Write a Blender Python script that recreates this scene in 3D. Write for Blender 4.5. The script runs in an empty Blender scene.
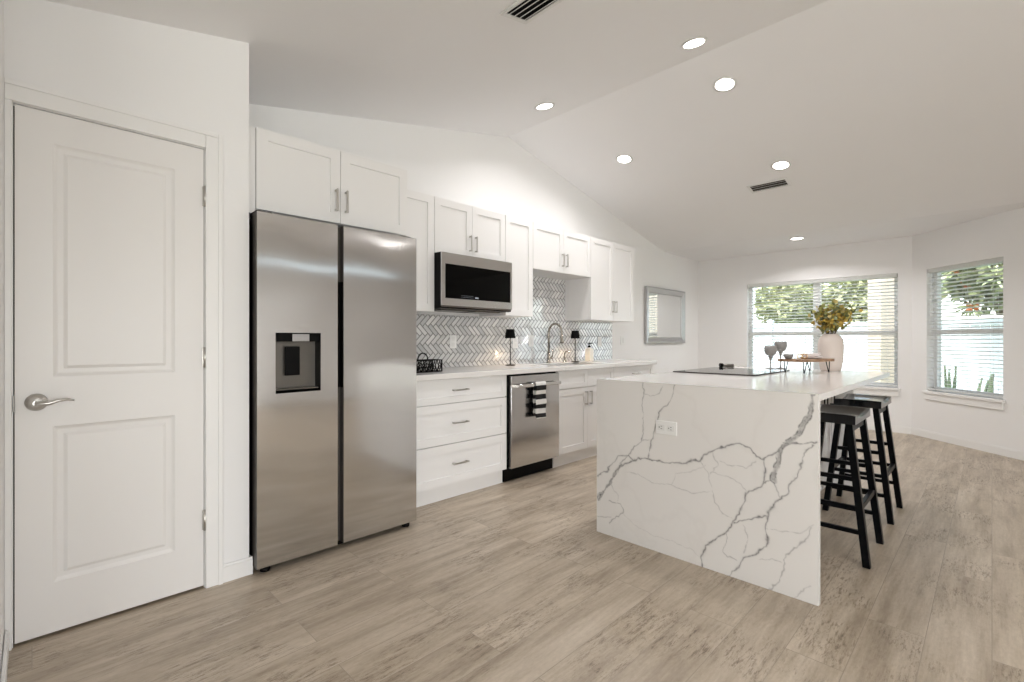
import bpy, bmesh, math, random
import numpy as np
from mathutils import Vector, Matrix
random.seed(7)
sc = bpy.context.scene
col = sc.collection
PI = math.pi

# ------------------------------------------------------------------ camera
CH = 1.15                      # camera height
cd = bpy.data.cameras.new('camera')
cam = bpy.data.objects.new('camera', cd)
col.objects.link(cam)
cam.location = (0, 0, CH)
cam.rotation_euler = (PI / 2, 0, math.radians(-45))
cd.sensor_width = 36
cd.lens = 36 * 480 / 1024
cd.shift_y = -1 / 1024
cd.clip_start = 0.02
cd.clip_end = 200
sc.camera = cam

# ------------------------------------------------------------------ world, sun, exposure
w = bpy.data.worlds.new('world')
sc.world = w
w.use_nodes = True
wn = w.node_tree.nodes
bg = wn['Background']
sky = wn.new('ShaderNodeTexSky')
sky.sky_type = 'NISHITA'
sky.sun_disc = False
sky.sun_elevation = math.radians(52)
sky.sun_rotation = math.radians(-70)
sky.air_density = 1.0
sky.dust_density = 2.0
hs = wn.new('ShaderNodeHueSaturation')
hs.inputs['Saturation'].default_value = .55
w.node_tree.links.new(sky.outputs[0], hs.inputs['Color'])
w.node_tree.links.new(hs.outputs[0], bg.inputs[0])
bg.inputs[1].default_value = 0.8
sl = bpy.data.lights.new('sun', 'SUN')
sl.energy = 2.6
sl.angle = 0.02
sl.color = (1, .95, .87)
sun = bpy.data.objects.new('sun', sl)
col.objects.link(sun)
sd = Vector((.62, -.35, -1.0)).normalized()        # direction the light travels: over the house roof to the garden
sun.rotation_euler = sd.to_track_quat('-Z', 'Y').to_euler()
sc.view_settings.view_transform = 'Standard'
sc.view_settings.look = 'None'
sc.view_settings.gamma = 1
sc.view_settings.exposure = 0.07
sc.view_settings.use_curve_mapping = False
LAMP_W = 6.3
FILL_W = 105.0
sc.cycles.max_bounces = 10
sc.cycles.diffuse_bounces = 6
sc.cycles.glossy_bounces = 4
sc.cycles.transparent_max_bounces = 16
sc.cycles.sample_clamp_indirect = 4
sc.cycles.caustics_reflective = False
sc.cycles.caustics_refractive = False

# ------------------------------------------------------------------ materials
def mat(name, color=(.8, .8, .8), rough=.5, metal=0., spec=None, coat=0., emis=None, es=0., aniso=0.):
    m = bpy.data.materials.new(name)
    m.use_nodes = True
    b = m.node_tree.nodes['Principled BSDF']
    b.inputs['Base Color'].default_value = (*color, 1)
    b.inputs['Roughness'].default_value = rough
    b.inputs['Metallic'].default_value = metal
    if spec is not None: b.inputs['Specular IOR Level'].default_value = spec
    if coat: b.inputs['Coat Weight'].default_value = coat
    if emis:
        b.inputs['Emission Color'].default_value = (*emis, 1)
        b.inputs['Emission Strength'].default_value = es
    if aniso:
        b.inputs['Anisotropic'].default_value = aniso
        t = m.node_tree.nodes.new('ShaderNodeTangent')
        t.direction_type = 'RADIAL'; t.axis = 'Z'
        m.node_tree.links.new(t.outputs[0], b.inputs['Tangent'])
    return m

class G:
    """tiny node graph helper"""
    def __init__(s, m):
        s.nt = m.node_tree; s.b = s.nt.nodes['Principled BSDF']
    def n(s, t, **k):
        x = s.nt.nodes.new(t)
        for a, v in k.items():
            if hasattr(x, a): setattr(x, a, v)
            else: x.inputs[a].default_value = v
        return x
    def l(s, a, b): s.nt.links.new(a, b)
    def obj(s, scale=(1, 1, 1)):
        tc = s.n('ShaderNodeTexCoord'); mp = s.n('ShaderNodeMapping')
        mp.inputs['Scale'].default_value = scale
        s.l(tc.outputs['Object'], mp.inputs[0]); return mp.outputs[0]
    def noise(s, v, scale, detail=3, rough=.5):
        x = s.n('ShaderNodeTexNoise'); x.inputs['Scale'].default_value = scale
        x.inputs['Detail'].default_value = detail; x.inputs['Roughness'].default_value = rough
        s.l(v, x.inputs['Vector']); return x.outputs['Fac']
    def ramp(s, f, stops):
        r = s.n('ShaderNodeValToRGB'); e = r.color_ramp.elements
        while len(e) < len(stops): e.new(.5)
        for q, (p, c) in zip(e, stops):
            q.position = p; q.color = (*c, 1) if len(c) == 3 else c
        s.l(f, r.inputs[0]); return r.outputs[0]
    def mix(s, f, a, b, mode='MIX'):
        x = s.n('ShaderNodeMix'); x.data_type = 'RGBA'; x.blend_type = mode
        for sock, v in ((x.inputs[0], f), (x.inputs[6], a), (x.inputs[7], b)):
            if hasattr(v, 'links'): s.l(v, sock)
            elif isinstance(v, (int, float)): sock.default_value = v
            else: sock.default_value = (*v, 1)
        return x.outputs[2]
    def bump(s, h, st, dist=.01):
        x = s.n('ShaderNodeBump'); x.inputs['Strength'].default_value = st; x.inputs['Distance'].default_value = dist
        s.l(h, x.inputs['Height']); s.l(x.outputs[0], s.b.inputs['Normal'])

M = {}
def paint(name, c, rough, bump=.05, sc_=120):
    m = mat(name, c, rough); g = G(m); v = g.obj()
    f = g.noise(v, 3, 2)
    g.l(g.mix(f, tuple(x * .985 for x in c), c), g.b.inputs['Base Color'])
    g.bump(g.noise(v, sc_, 2), bump, .002)
    return m
M['wall'] = paint('wall_paint', (.865, .86, .857), .75)
M['ceiling'] = paint('ceiling_paint', (.88, .875, .88), .9, .15, 60)
M['trim'] = paint('trim_paint', (.86, .855, .845), .35, .02)
M['door'] = paint('door_paint', (.83, .815, .80), .38, .02)
M['cab'] = paint('cabinet_lacquer', (.83, .822, .815), .33, .01)
M['gap'] = mat('dark_gap', (.05, .04, .03), .8)
M['nickel'] = mat('brushed_nickel', (.55, .53, .50), .3, 1)
M['bronze'] = mat('dark_nickel', (.36, .33, .29), .25, 1)
M['chrome'] = mat('chrome', (.75, .74, .72), .12, 1)
M['black'] = mat('black_plastic', (.0025, .0025, .0025), .4, 0, .1)
M['blackmetal'] = mat('black_metal', (.004, .004, .0045), .4, 0, .15)
M['blackglass'] = mat('black_glass', (.001, .001, .001), .04, 0, .12)
M['white'] = mat('white_plastic', (.85, .85, .84), .35)
M['white_metal'] = mat('white_metal', (.78, .78, .77), .45)
M['bulb'] = mat('lens', (1, 1, 1), .5, emis=(1, .93, .84), es=14)
M['mirror'] = mat('mirror_glass', (.86, .88, .88), .015, 1)
M['silver'] = mat('silver_frame', (.55, .55, .56), .28, 1)
M['sinksteel'] = mat('sink_steel', (.07, .06, .055), .5, .5)

def stainless():
    m = mat('stainless_steel', (.64, .635, .63), .14, 1, aniso=.9); g = G(m)
    v = g.obj((2, 2, 400)); f = g.noise(v, 2, 2)
    g.l(g.mix(f, (.615, .61, .605), (.67, .665, .66)), g.b.inputs['Base Color'])
    r = g.ramp(f, [(.3, (.12, .12, .12)), (.7, (.15, .15, .15))]); g.l(r, g.b.inputs['Roughness'])
    return m
M['steel'] = stainless()
M['edge'] = mat('door_edge', (.10, .09, .08), .4, .6)
M['darksteel'] = mat('dark_stainless', (.20, .185, .17), .3, 1)

def floor_mat():
    m = mat('vinyl_plank', rough=.36); g = G(m)
    v = g.obj()
    br = g.n('ShaderNodeTexBrick')
    br.offset = .37; br.offset_frequency = 2; br.squash = 1
    br.inputs['Scale'].default_value = 1
    br.inputs['Brick Width'].default_value = 1.22
    br.inputs['Row Height'].default_value = .182
    br.inputs['Mortar Size'].default_value = .0013
    br.inputs['Mortar Smooth'].default_value = .2
    br.inputs['Color1'].default_value = (0, 0, 0, 1)
    br.inputs['Color2'].default_value = (1, 1, 1, 1)
    br.inputs['Mortar'].default_value = (.5, .5, .5, 1)
    g.l(v, br.inputs['Vector'])
    # per plank shift of the grain
    sep = g.n('ShaderNodeVectorMath', operation='MULTIPLY'); sep.inputs[1].default_value = (9, 5, 3)
    g.l(br.outputs['Color'], sep.inputs[0])
    add = g.n('ShaderNodeVectorMath', operation='ADD'); g.l(v, add.inputs[0]); g.l(sep.outputs[0], add.inputs[1])
    mp = g.n('ShaderNodeMapping'); mp.inputs['Scale'].default_value = (1.1, 9, 1); g.l(add.outputs[0], mp.inputs[0])
    g1 = g.noise(mp.outputs[0], 1.6, 6, .6)
    mp2 = g.n('ShaderNodeMapping'); mp2.inputs['Scale'].default_value = (3, 55, 1); g.l(add.outputs[0], mp2.inputs[0])
    g2 = g.noise(mp2.outputs[0], 1.5, 5, .65)
    mp3 = g.n('ShaderNodeMapping'); mp3.inputs['Scale'].default_value = (5, 26, 1); g.l(add.outputs[0], mp3.inputs[0])
    g3 = g.noise(mp3.outputs[0], 3.0, 10, .85)
    gm = g.noise(add.outputs[0], 2.6, 3, .6)
    mp4 = g.n('ShaderNodeMapping'); mp4.inputs['Scale'].default_value = (1, 2.6, 1); g.l(add.outputs[0], mp4.inputs[0])
    g4 = g.noise(mp4.outputs[0], 34, 4, .7)
    base = g.ramp(g1, [(.30, (.335, .272, .205)), (.5, (.475, .40, .312)), (.70, (.59, .51, .415))])
    fine = g.ramp(g2, [(.3, (.86, .85, .84)), (.65, (1.0, 1.0, 1.0))])
    c = g.mix(.6, base, fine, 'MULTIPLY')
    c = g.mix(.8, c, g.ramp(g4, [(.3, (.88, .87, .86)), (.65, (1.06, 1.06, 1.06))]), 'MULTIPLY')
    tone = g.mix(br.outputs['Color'], (.94, .935, .93), (1.03, 1.03, 1.025))
    c = g.mix(1, c, tone, 'MULTIPLY')
    msk = g.ramp(gm, [(.47, (0, 0, 0)), (.60, (1, 1, 1))])
    crack = g.ramp(g3, [(.41, (.34, .29, .25)), (.50, (1, 1, 1))])
    c = g.mix(g.mix(1, msk, (.85, .85, .85), 'MULTIPLY'), c, g.mix(1, c, crack, 'MULTIPLY'))
    c = g.mix(g.mix(.55, (0, 0, 0), br.outputs['Fac']), c, (.20, .165, .135))
    g.l(c, g.b.inputs['Base Color'])
    r = g.ramp(g2, [(.3, (.42, .42, .42)), (.7, (.33, .33, .33))]); g.l(r, g.b.inputs['Roughness'])
    g.bump(g2, .08, .002)
    return m
M['floor'] = floor_mat()

def quartz(name, veins=False, rough=.12):
    m = mat(name, rough=rough); g = G(m); v = g.obj()
    n = g.noise(v, 2.2, 5)
    base = g.mix(n, (.74, .72, .70), (.80, .785, .765))
    # faint natural veins
    no = g.n('ShaderNodeTexNoise'); no.inputs['Scale'].default_value = 1.3; no.inputs['Detail'].default_value = 6
    g.l(v, no.inputs['Vector'])
    th = g.ramp(no.outputs['Fac'], [(.485, (1, 1, 1)), (.5, (.90, .89, .88)), (.515, (1, 1, 1))])
    c = g.mix(.25, base, th, 'MULTIPLY')
    if veins:
        at = g.n('ShaderNodeAttribute', attribute_name='vein')
        sp = g.noise(v, 60, 5, .7)
        spr = g.ramp(sp, [(.35, (.10, .10, .105)), (.65, (.42, .41, .40))])
        c = g.mix(at.outputs['Fac'], c, spr)
    g.l(c, g.b.inputs['Base Color'])
    return m
M['quartz'] = quartz('white_quartz')
M['quartz_veined'] = quartz('veined_quartz', True, .16)

def tile_mat():
    m = mat('glazed_tile', rough=.1); g = G(m)
    ge = g.n('ShaderNodeNewGeometry')
    c = g.ramp(ge.outputs['Random Per Island'], [(0, (.62, .63, .64)), (.5, (.74, .745, .75)), (1, (.86, .86, .85))])
    g.l(c, g.b.inputs['Base Color'])
    g.b.inputs['Metallic'].default_value = .25
    return m
M['tile'] = tile_mat()
M['tile_edge'] = mat('tile_bevel', (.38, .38, .38), .12, .5)
M['grout'] = mat('grout', (.40, .39, .38), .8)

def wood(name, a, b, rough=.45):
    m = mat(name, rough=rough); g = G(m); v = g.obj((1.5, 14, 14))
    g.l(g.ramp(g.noise(v, 3, 6, .6), [(.3, a), (.7, b)]), g.b.inputs['Base Color']); return m
M['board'] = wood('walnut_board', (.17, .09, .05), (.42, .27, .17))
M['stoolwood'] = wood('black_stained_wood', (.002, .0025, .003), (.004, .0045, .0055), .32)
M['stoolwood'].node_tree.nodes['Principled BSDF'].inputs['Specular IOR Level'].default_value = .1
M['stoolseat'] = wood('black_lacquered_seat', (.003, .0035, .0045), (.005, .006, .008), .09)
M['ceramic'] = paint('matte_ceramic', (.68, .60, .55), .55, .2, 40)
M['stone'] = paint('grey_ceramic', (.28, .27, .26), .5, .2, 90)
M['plate'] = mat('white_glazed', (.75, .68, .66), .2)
M['gold'] = mat('gold', (.8, .55, .25), .25, 1)
M['cream'] = mat('cream_bottle', (.80, .76, .68), .35)
M['towel_w'] = paint('white_cotton', (.78, .77, .75), .95, .4, 400)
M['towel_k'] = paint('black_cotton', (.012, .012, .012), .95, .4, 400)
M['slat'] = mat('blind_slat', (.86, .86, .85), .45)
nt = M['slat'].node_tree; tr = nt.nodes.new('ShaderNodeBsdfTranslucent'); tr.inputs[0].default_value = (.9, .9, .88, 1); mx = nt.nodes.new('ShaderNodeMixShader'); mx.inputs[0].default_value = .4
nt.links.new(nt.nodes['Principled BSDF'].outputs[0], mx.inputs[1]); nt.links.new(tr.outputs[0], mx.inputs[2]); nt.links.new(mx.outputs[0], nt.nodes['Material Output'].inputs[0])
M['cord'] = mat('blind_cord', (.7, .7, .68), .8)
M['shade'] = mat('black_shade', (.003, .003, .003), .8, 0, .1)
M['vinyl'] = mat('white_vinyl', (.72, .78, .85), .4)
M['stucco'] = paint('beige_stucco', (.62, .52, .42), .9, .4, 30)
M['brown'] = mat('brown_paint', (.16, .10, .06), .7)
M['grass'] = mat('grass', (.14, .20, .06), .95)
M['bark'] = mat('bark', (.12, .08, .05), .9)
M['display'] = mat('display', (.1, .1, .1), .3, emis=(.8, .9, 1), es=.35)

def leaf_mat(name, cs, rough=.5):
    m = mat(name, rough=rough); g = G(m); ge = g.n('ShaderNodeNewGeometry')
    n = len(cs)
    g.l(g.ramp(ge.outputs['Random Per Island'], [(i / (n - 1), c) for i, c in enumerate(cs)]), g.b.inputs['Base Color'])
    return m
M['leaf'] = leaf_mat('eucalyptus_leaf', [(.12, .14, .05), (.28, .28, .08), (.46, .38, .09), (.55, .37, .07), (.26, .32, .18)])
M['tree'] = leaf_mat('tree_leaf', [(.22, .26, .12), (.36, .38, .18), (.50, .50, .28)])
M['palegreen'] = leaf_mat('pale_leaf', [(.45, .50, .30), (.60, .64, .38), (.25, .32, .14), (.72, .72, .48)])
M['darkgreen'] = leaf_mat('dark_leaf', [(.10, .13, .06), (.20, .23, .10), (.32, .34, .17)])
M['flower'] = mat('orange_flower', (.75, .22, .08), .6)
M['agave'] = leaf_mat('agave_leaf', [(.12, .17, .10), (.20, .25, .14)])

def glass_mat():
    m = bpy.data.materials.new('window_glass'); m.use_nodes = True
    nt = m.node_tree; nt.nodes.clear()
    o = nt.nodes.new('ShaderNodeOutputMaterial'); mx = nt.nodes.new('ShaderNodeMixShader')
    t = nt.nodes.new('ShaderNodeBsdfTransparent'); gl = nt.nodes.new('ShaderNodeBsdfGlossy')
    t.inputs[0].default_value = (.97, .985, .98, 1); gl.inputs['Roughness'].default_value = .01
    mx.inputs[0].default_value = .06
    nt.links.new(t.outputs[0], mx.inputs[1]); nt.links.new(gl.outputs[0], mx.inputs[2]); nt.links.new(mx.outputs[0], o.inputs[0])
    return m
M['glass'] = glass_mat()

# ------------------------------------------------------------------ mesh helpers
def box(bm, x0, x1, y0, y1, z0, z1, bev=0, mi=0, seg=2):
    v = [bm.verts.new((x, y, z)) for z in (z0, z1) for y in (y0, y1) for x in (x0, x1)]
    fs = []
    for q in ((0, 2, 3, 1), (4, 5, 7, 6), (0, 1, 5, 4), (2, 6, 7, 3), (0, 4, 6, 2), (1, 3, 7, 5)):
        f = bm.faces.new([v[i] for i in q]); f.material_index = mi; fs.append(f)
    if bev:
        es = list({e for f in fs for e in f.edges})
        r = bmesh.ops.bevel(bm, geom=es, offset=bev, segments=seg, affect='EDGES', profile=.5)
        for f in r['faces']: f.material_index = mi; f.smooth = True
    return v

def hexa(bm, bot, top, mi=0):
    """prism between two quads given as four points each"""
    a = [bm.verts.new(p) for p in bot]; b = [bm.verts.new(p) for p in top]; n = len(a)
    fs = [bm.faces.new(a[::-1]), bm.faces.new(b)]
    for i in range(n): fs.append(bm.faces.new((a[i], a[(i + 1) % n], b[(i + 1) % n], b[i])))
    for f in fs: f.material_index = mi

def frame_of(d):
    d = d.normalized(); up = Vector((0, 0, 1)) if abs(d.z) < .95 else Vector((1, 0, 0))
    s = d.cross(up).normalized(); return s, s.cross(d).normalized()

def tube(bm, pts, r, n=10, mi=0, cap=True):
    pts = [Vector(p) for p in pts]; rings = []
    m = len(pts); s = None
    for i, p in enumerate(pts):
        d = (pts[min(i + 1, m - 1)] - pts[max(i - 1, 0)]).normalized()
        if s is None: s, t = frame_of(d)
        else:
            s = (s - d * s.dot(d)).normalized(); t = s.cross(d)
        rr = r[i] if isinstance(r, (list, tuple)) else r
        rings.append([bm.verts.new(p + s * rr * math.cos(2 * PI * k / n) + t * rr * math.sin(2 * PI * k / n)) for k in range(n)])
    for a, b in zip(rings, rings[1:]):
        for k in range(n):
            f = bm.faces.new((a[k], a[(k + 1) % n], b[(k + 1) % n], b[k])); f.smooth = True; f.material_index = mi
    if cap:
        bm.faces.new(rings[0][::-1]).material_index = mi; bm.faces.new(rings[-1]).material_index = mi

def lathe(bm, prof, c=(0, 0, 0), n=32, mi=0, smooth=True, sx=1, sy=1):
    rings = []
    for r, z in prof:
        if r < 1e-5: rings.append([bm.verts.new((c[0], c[1], c[2] + z))])
        else: rings.append([bm.verts.new((c[0] + sx * r * math.cos(2 * PI * k / n), c[1] + sy * r * math.sin(2 * PI * k / n), c[2] + z)) for k in range(n)])
    for a, b in zip(rings, rings[1:]):
        for k in range(n):
            k2 = (k + 1) % n
            if len(a) == 1 and len(b) == 1: continue
            if len(a) == 1: f = bm.faces.new((a[0], b[k2], b[k]))
            elif len(b) == 1: f = bm.faces.new((a[k], a[k2], b[0]))
            else: f = bm.faces.new((a[k], a[k2], b[k2], b[k]))
            f.smooth = smooth; f.material_index = mi

def prism_xz(bm, poly, y0, y1):
    a = [bm.verts.new((x, y0, z)) for x, z in poly]; b = [bm.verts.new((x, y1, z)) for x, z in poly]
    n = len(a); bm.faces.new(a); bm.faces.new(b[::-1])
    for i in range(n): bm.faces.new((a[i], b[i], b[(i + 1) % n], a[(i + 1) % n]))

def bar(bm, p, q, wx, wy, mi=0):
    """square post from p to q, horizontal section wx * wy"""
    p = Vector(p); q = Vector(q)
    o = [(-wx / 2, -wy / 2, 0), (wx / 2, -wy / 2, 0), (wx / 2, wy / 2, 0), (-wx / 2, wy / 2, 0)]
    hexa(bm, [p + Vector(v) for v in o], [q + Vector(v) for v in o], mi)

def new(): return bmesh.new()

def org(o):
    p = Vector((0, 0, 0))
    while o is not None: p = p + Vector(o.location); o = o.parent
    return p

def obj(name, bm, mats, parent=None, loc=None, fix=True):
    """links bm as ONE mesh; vertices are given in the world frame of the unrotated parent"""
    if fix: bmesh.ops.recalc_face_normals(bm, faces=bm.faces[:])
    o_ = org(parent) if parent is not None else Vector(loc or (0, 0, 0))
    bmesh.ops.translate(bm, verts=bm.verts[:], vec=-o_)
    me = bpy.data.meshes.new(name); bm.to_mesh(me); bm.free()
    for m in (mats if isinstance(mats, (list, tuple)) else [mats]): me.materials.append(m)
    o = bpy.data.objects.new(name, me); col.objects.link(o)
    if parent is not None: o.parent = parent
    elif loc: o.location = loc
    return o

def tag(o, label, cat, group=None, kind=None):
    o['label'] = label; o['category'] = cat
    if group: o['group'] = group
    if kind: o['kind'] = kind
    return o

def thing(name, label, cat, loc, group=None):
    o = bpy.data.objects.new(name, None); o.empty_display_size = .05; col.objects.link(o); o.location = loc
    return tag(o, label, cat, group)

def struct(name, bm, m, loc=(0, 0, 0), fix=True):
    o = obj(name, bm, m, loc=loc, fix=fix); o['kind'] = 'structure'; return o

def dup(root, loc, rot=None, label=None, group=None):
    r = root.copy(); col.objects.link(r); r.location = loc
    if rot is not None: r.rotation_euler = rot
    if label: r['label'] = label
    if group: r['group'] = group
    def rec(a, b):
        for ch in [c for c in bpy.data.objects if c.parent == a]:
            d = ch.copy(); col.objects.link(d); d.parent = b; rec(ch, d)
    rec(root, r)
    return r

# ------------------------------------------------------------------ the room
KW, BX, SX = 3.35, 7.6, 6.47           # kitchen wall y, back wall x, flat ceiling start
RX, RZ, FZ = 3.3, 3.14, 2.42           # ridge x / height, flat height
LX = -.158
def cz(x):
    if x < LX: return FZ
    if x < RX: return FZ + (RZ - FZ) * (x - LX) / (RX - LX)
    if x < SX: return RZ - (RZ - FZ) * (x - RX) / (SX - RX)
    return FZ
SLL = math.atan((RZ - FZ) / (RX - LX)); SLR = math.atan((RZ - FZ) / (SX - RX))

bm = new(); box(bm, -3.0, 7.6, -4, 3.35, -.06, 0); struct('floor', bm, M['floor'])
bm = new()
prism_xz(bm, [(-3.12, FZ), (LX, FZ), (RX, RZ), (SX, FZ), (7.72, FZ), (7.72, FZ + .12), (SX, FZ + .12), (RX, RZ + .12), (LX, FZ + .12), (-3.12, FZ + .12)], -4.12, 3.47)
struct('ceiling', bm, M['ceiling'])
bm = new()
prism_xz(bm, [(.755, 0), (7.72, 0), (7.72, FZ), (SX, FZ), (RX, RZ), (.755, cz(.755))], KW, KW + .12)
struct('wall_kitchen', bm, M['wall'])
# pantry wall with its door opening and the return beside the refrigerator
DY = 2.584; DX0, DX1, DZ = -.056, .572, 2.043
bm = new()
prism_xz(bm, [(-.073, 0), (DX0, 0), (DX0, DZ), (DX1, DZ), (DX1, 0), (.755, 0), (.755, cz(.755)), (-.073, cz(-.073))], DY, DY + .12)
prism_xz(bm, [(.655, 0), (.755, 0), (.755, cz(.755)), (.655, cz(.655))], DY + .12, KW + .12)
struct('wall_pantry', bm, M['wall'])
bm = new(); prism_xz(bm, [(-.193, 0), (-.073, 0), (-.073, cz(-.073)), (LX, FZ), (-.193, FZ)], 1.2, DY + .12)
struct('wall_left', bm, M['wall'])
bm = new(); box(bm, -3.0, -.193, 1.2, 1.32, 0, FZ); struct('wall_hall', bm, M['wall'])
bm = new(); box(bm, -3.12, -3.0, -4, 1.32, 0, FZ); struct('wall_far_left', bm, M['wall'])
# wall behind the room (opposite the kitchen) with openings for two added patio doors
bm = new()
OP = [(-2.9, -.9), (-.6, 1.4)]; OZ = 2.1
CL = (2.7, 5.5, 2.50, 2.56)            # added narrow clerestory strip, unseen, for a bright line on the refrigerator
xs = [-3.12, OP[0][0], OP[0][1], OP[1][0], OP[1][1], CL[0], CL[1], SX + .12]
for i in range(7):
    a, b = xs[i], xs[i + 1]
    z0 = OZ if i in (1, 3) else 0
    if i == 5:
        prism_xz(bm, [(a, 0), (b, 0), (b, CL[2]), (a, CL[2])], -4.12, -4.0); z0 = CL[3]
    ks = sorted({a, b} | {k for k in (LX, RX, SX) if a < k < b})
    prism_xz(bm, [(a, z0), (b, z0)] + [(k, cz(k)) for k in reversed(ks)], -4.12, -4.0)
struct('wall_garden', bm, M['wall'])
bm = new(); box(bm, CL[0], CL[1], -4.063, -4.057, CL[2], CL[3]); struct('window_3', bm, M['glass'])
for i, (a, b) in enumerate(OP):  # unseen patio doors, added to let light into the room
    r = bpy.data.objects.new('door_%d' % (i + 2), None); col.objects.link(r); r.location = ((a + b) / 2, -4.06, 0); r['kind'] = 'structure'
    bm = new()
    for x0, x1 in ((a, a + .06), ((a + b) / 2 - .05, (a + b) / 2 + .05), (b - .06, b)): box(bm, x0, x1, -4.10, -4.02, 0, OZ)
    for z0, z1 in ((0, .06), (OZ - .06, OZ)):
        box(bm, a + .06, (a + b) / 2 - .05, -4.10, -4.02, z0, z1); box(bm, (a + b) / 2 + .05, b - .06, -4.10, -4.02, z0, z1)
    obj('door_frame', bm, M['trim'], r)
    bm = new(); box(bm, a + .06, (a + b) / 2 - .05, -4.063, -4.057, .06, OZ - .06); box(bm, (a + b) / 2 + .05, b - .06, -4.063, -4.057, .06, OZ - .06)
    obj('door_glass', bm, M['glass'], r)
    # added fill lamp just outside the made-up patio door
    al = bpy.data.lights.new('daylight', 'AREA'); al.shape = 'RECTANGLE'; al.size = b - a - .1; al.size_y = OZ - .1
    al.energy = FILL_W; al.color = (1, .97, .985)
    ao = bpy.data.objects.new('daylight', al); col.objects.link(ao); ao.location = ((a + b) / 2, -4.2, OZ / 2); ao.rotation_euler = (PI / 2, 0, 0)

WZ0, WZ1 = .555, 1.98
def wall_with_window(name, loc, rz, L, x0, x1, T=.14):
    bm = new()
    box(bm, 0, x0, 0, T, 0, FZ); box(bm, x1, L, 0, T, 0, FZ)
    box(bm, x0, x1, 0, T, 0, WZ0); box(bm, x0, x1, 0, T, WZ1, FZ)
    bmesh.ops.remove_doubles(bm, verts=bm.verts[:], dist=.0001)
    o = struct(name, bm, M['wall'], fix=False); o.location = loc; o.rotation_euler = (0, 0, rz); return o
def window(n, loc, rz, x0, x1, halves):
    r = bpy.data.objects.new('window_%d' % n, None); col.objects.link(r); r['kind'] = 'structure'
    y0, y1 = .085, .135
    bm = new(); bg_ = new(); f = .045
    ws = (x1 - x0) / halves
    mid = (WZ0 + WZ1) / 2 - .025
    for k in range(halves):
        a = x0 + k * ws; b = a + ws
        box(bm, a, a + f, y0, y1, WZ0, WZ1); box(bm, b - f, b, y0, y1, WZ0, WZ1)
        box(bm, a + f, b - f, y0, y1, WZ0, WZ0 + f); box(bm, a + f, b - f, y0, y1, WZ1 - f, WZ1)
        box(bm, a + f, b - f, y0 - .01, y1, mid - .028, mid + .028)
        box(bg_, a + f, b - f, y0 + .02, y0 + .024, WZ0 + f, mid - .028); box(bg_, a + f, b - f, y0 + .02, y0 + .024, mid + .028, WZ1 - f)
    obj('window_frame', bm, M['trim'], r); obj('window_glass', bg_, M['glass'], r)
    bm = new(); box(bm, x0 - .03, x1 + .03, -.035, -.001, WZ0 - .03, WZ0, .004)
    box(bm, x0 - .012, x1 + .012, -.018, -.001, WZ0 - .105, WZ0 - .03, .004); obj('window_sill', bm, M['trim'], r)
    r.location = loc; r.rotation_euler = (0, 0, rz)
    return r
def blind(label, loc, rz, x0, x1):
    t = thing('window_blind', label, 'blind', (0, 0, 0), 'white slatted window blinds')
    a, b = x0 + .008, x1 - .008; yc = .038
    bm = new(); box(bm, a, b, .008, .066, WZ1 - .045, WZ1 - .002, .003); obj('headrail', bm, M['slat'], t)
    bm = new(); z = WZ0 + .05; tilt = math.radians(9)
    while z < WZ1 - .06:
        dy, dz = .025 * math.cos(tilt), .025 * math.sin(tilt)
        p = [(a, yc - dy, z + dz), (b, yc - dy, z + dz), (b, yc + dy, z - dz), (a, yc + dy, z - dz)]
        hexa(bm, p, [(x, y, q + .0028) for x, y, q in p]); z += .0425
    obj('slats', bm, M['slat'], t)
    bm = new(); box(bm, a, b, yc - .025, yc + .025, WZ0 + .012, WZ0 + .03, .003); obj('bottom_rail', bm, M['slat'], t)
    n = max(2, round((b - a) / .55) + 1)
    bm = new()
    for k in range(n):
        x = a + .1 + (b - a - .2) * k / (n - 1)
        for y in (yc - .026, yc + .026): tube(bm, [(x, y, WZ0 + .02), (x, y, WZ1 - .04)], .0012, 5)
    obj('ladder_cord', bm, M['cord'], t)
    bm = new(); tube(bm, [(a + .05, .003, WZ1 - .05), (a + .05, .0, WZ1 - .75)], .0035, 8); obj('tilt_wand', bm, M['white'], t)
    t.location = loc; t.rotation_euler = (0, 0, rz)
LB, RB = (7.6, 3.35, 0), math.radians(-90)
wall_with_window('wall_back', LB, RB, 2.66, .746, 2.524)
window(1, LB, RB, .746, 2.524, 2)
blind('wide white slatted blind over the double window behind the island', LB, RB, .746, 2.524)
LY, RY = (7.6, .69, 0), math.radians(-135)
wall_with_window('wall_bay', LY, RY, 1.6, .205, 1.086)
window(2, LY, RY, .205, 1.086, 1)
blind('narrow white slatted blind over the single window at the right', LY, RY, .205, 1.086)
bm = new(); box(bm, SX, SX + .12, -4, -.45, 0, FZ); struct('wall_right', bm, M['wall'])

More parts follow.
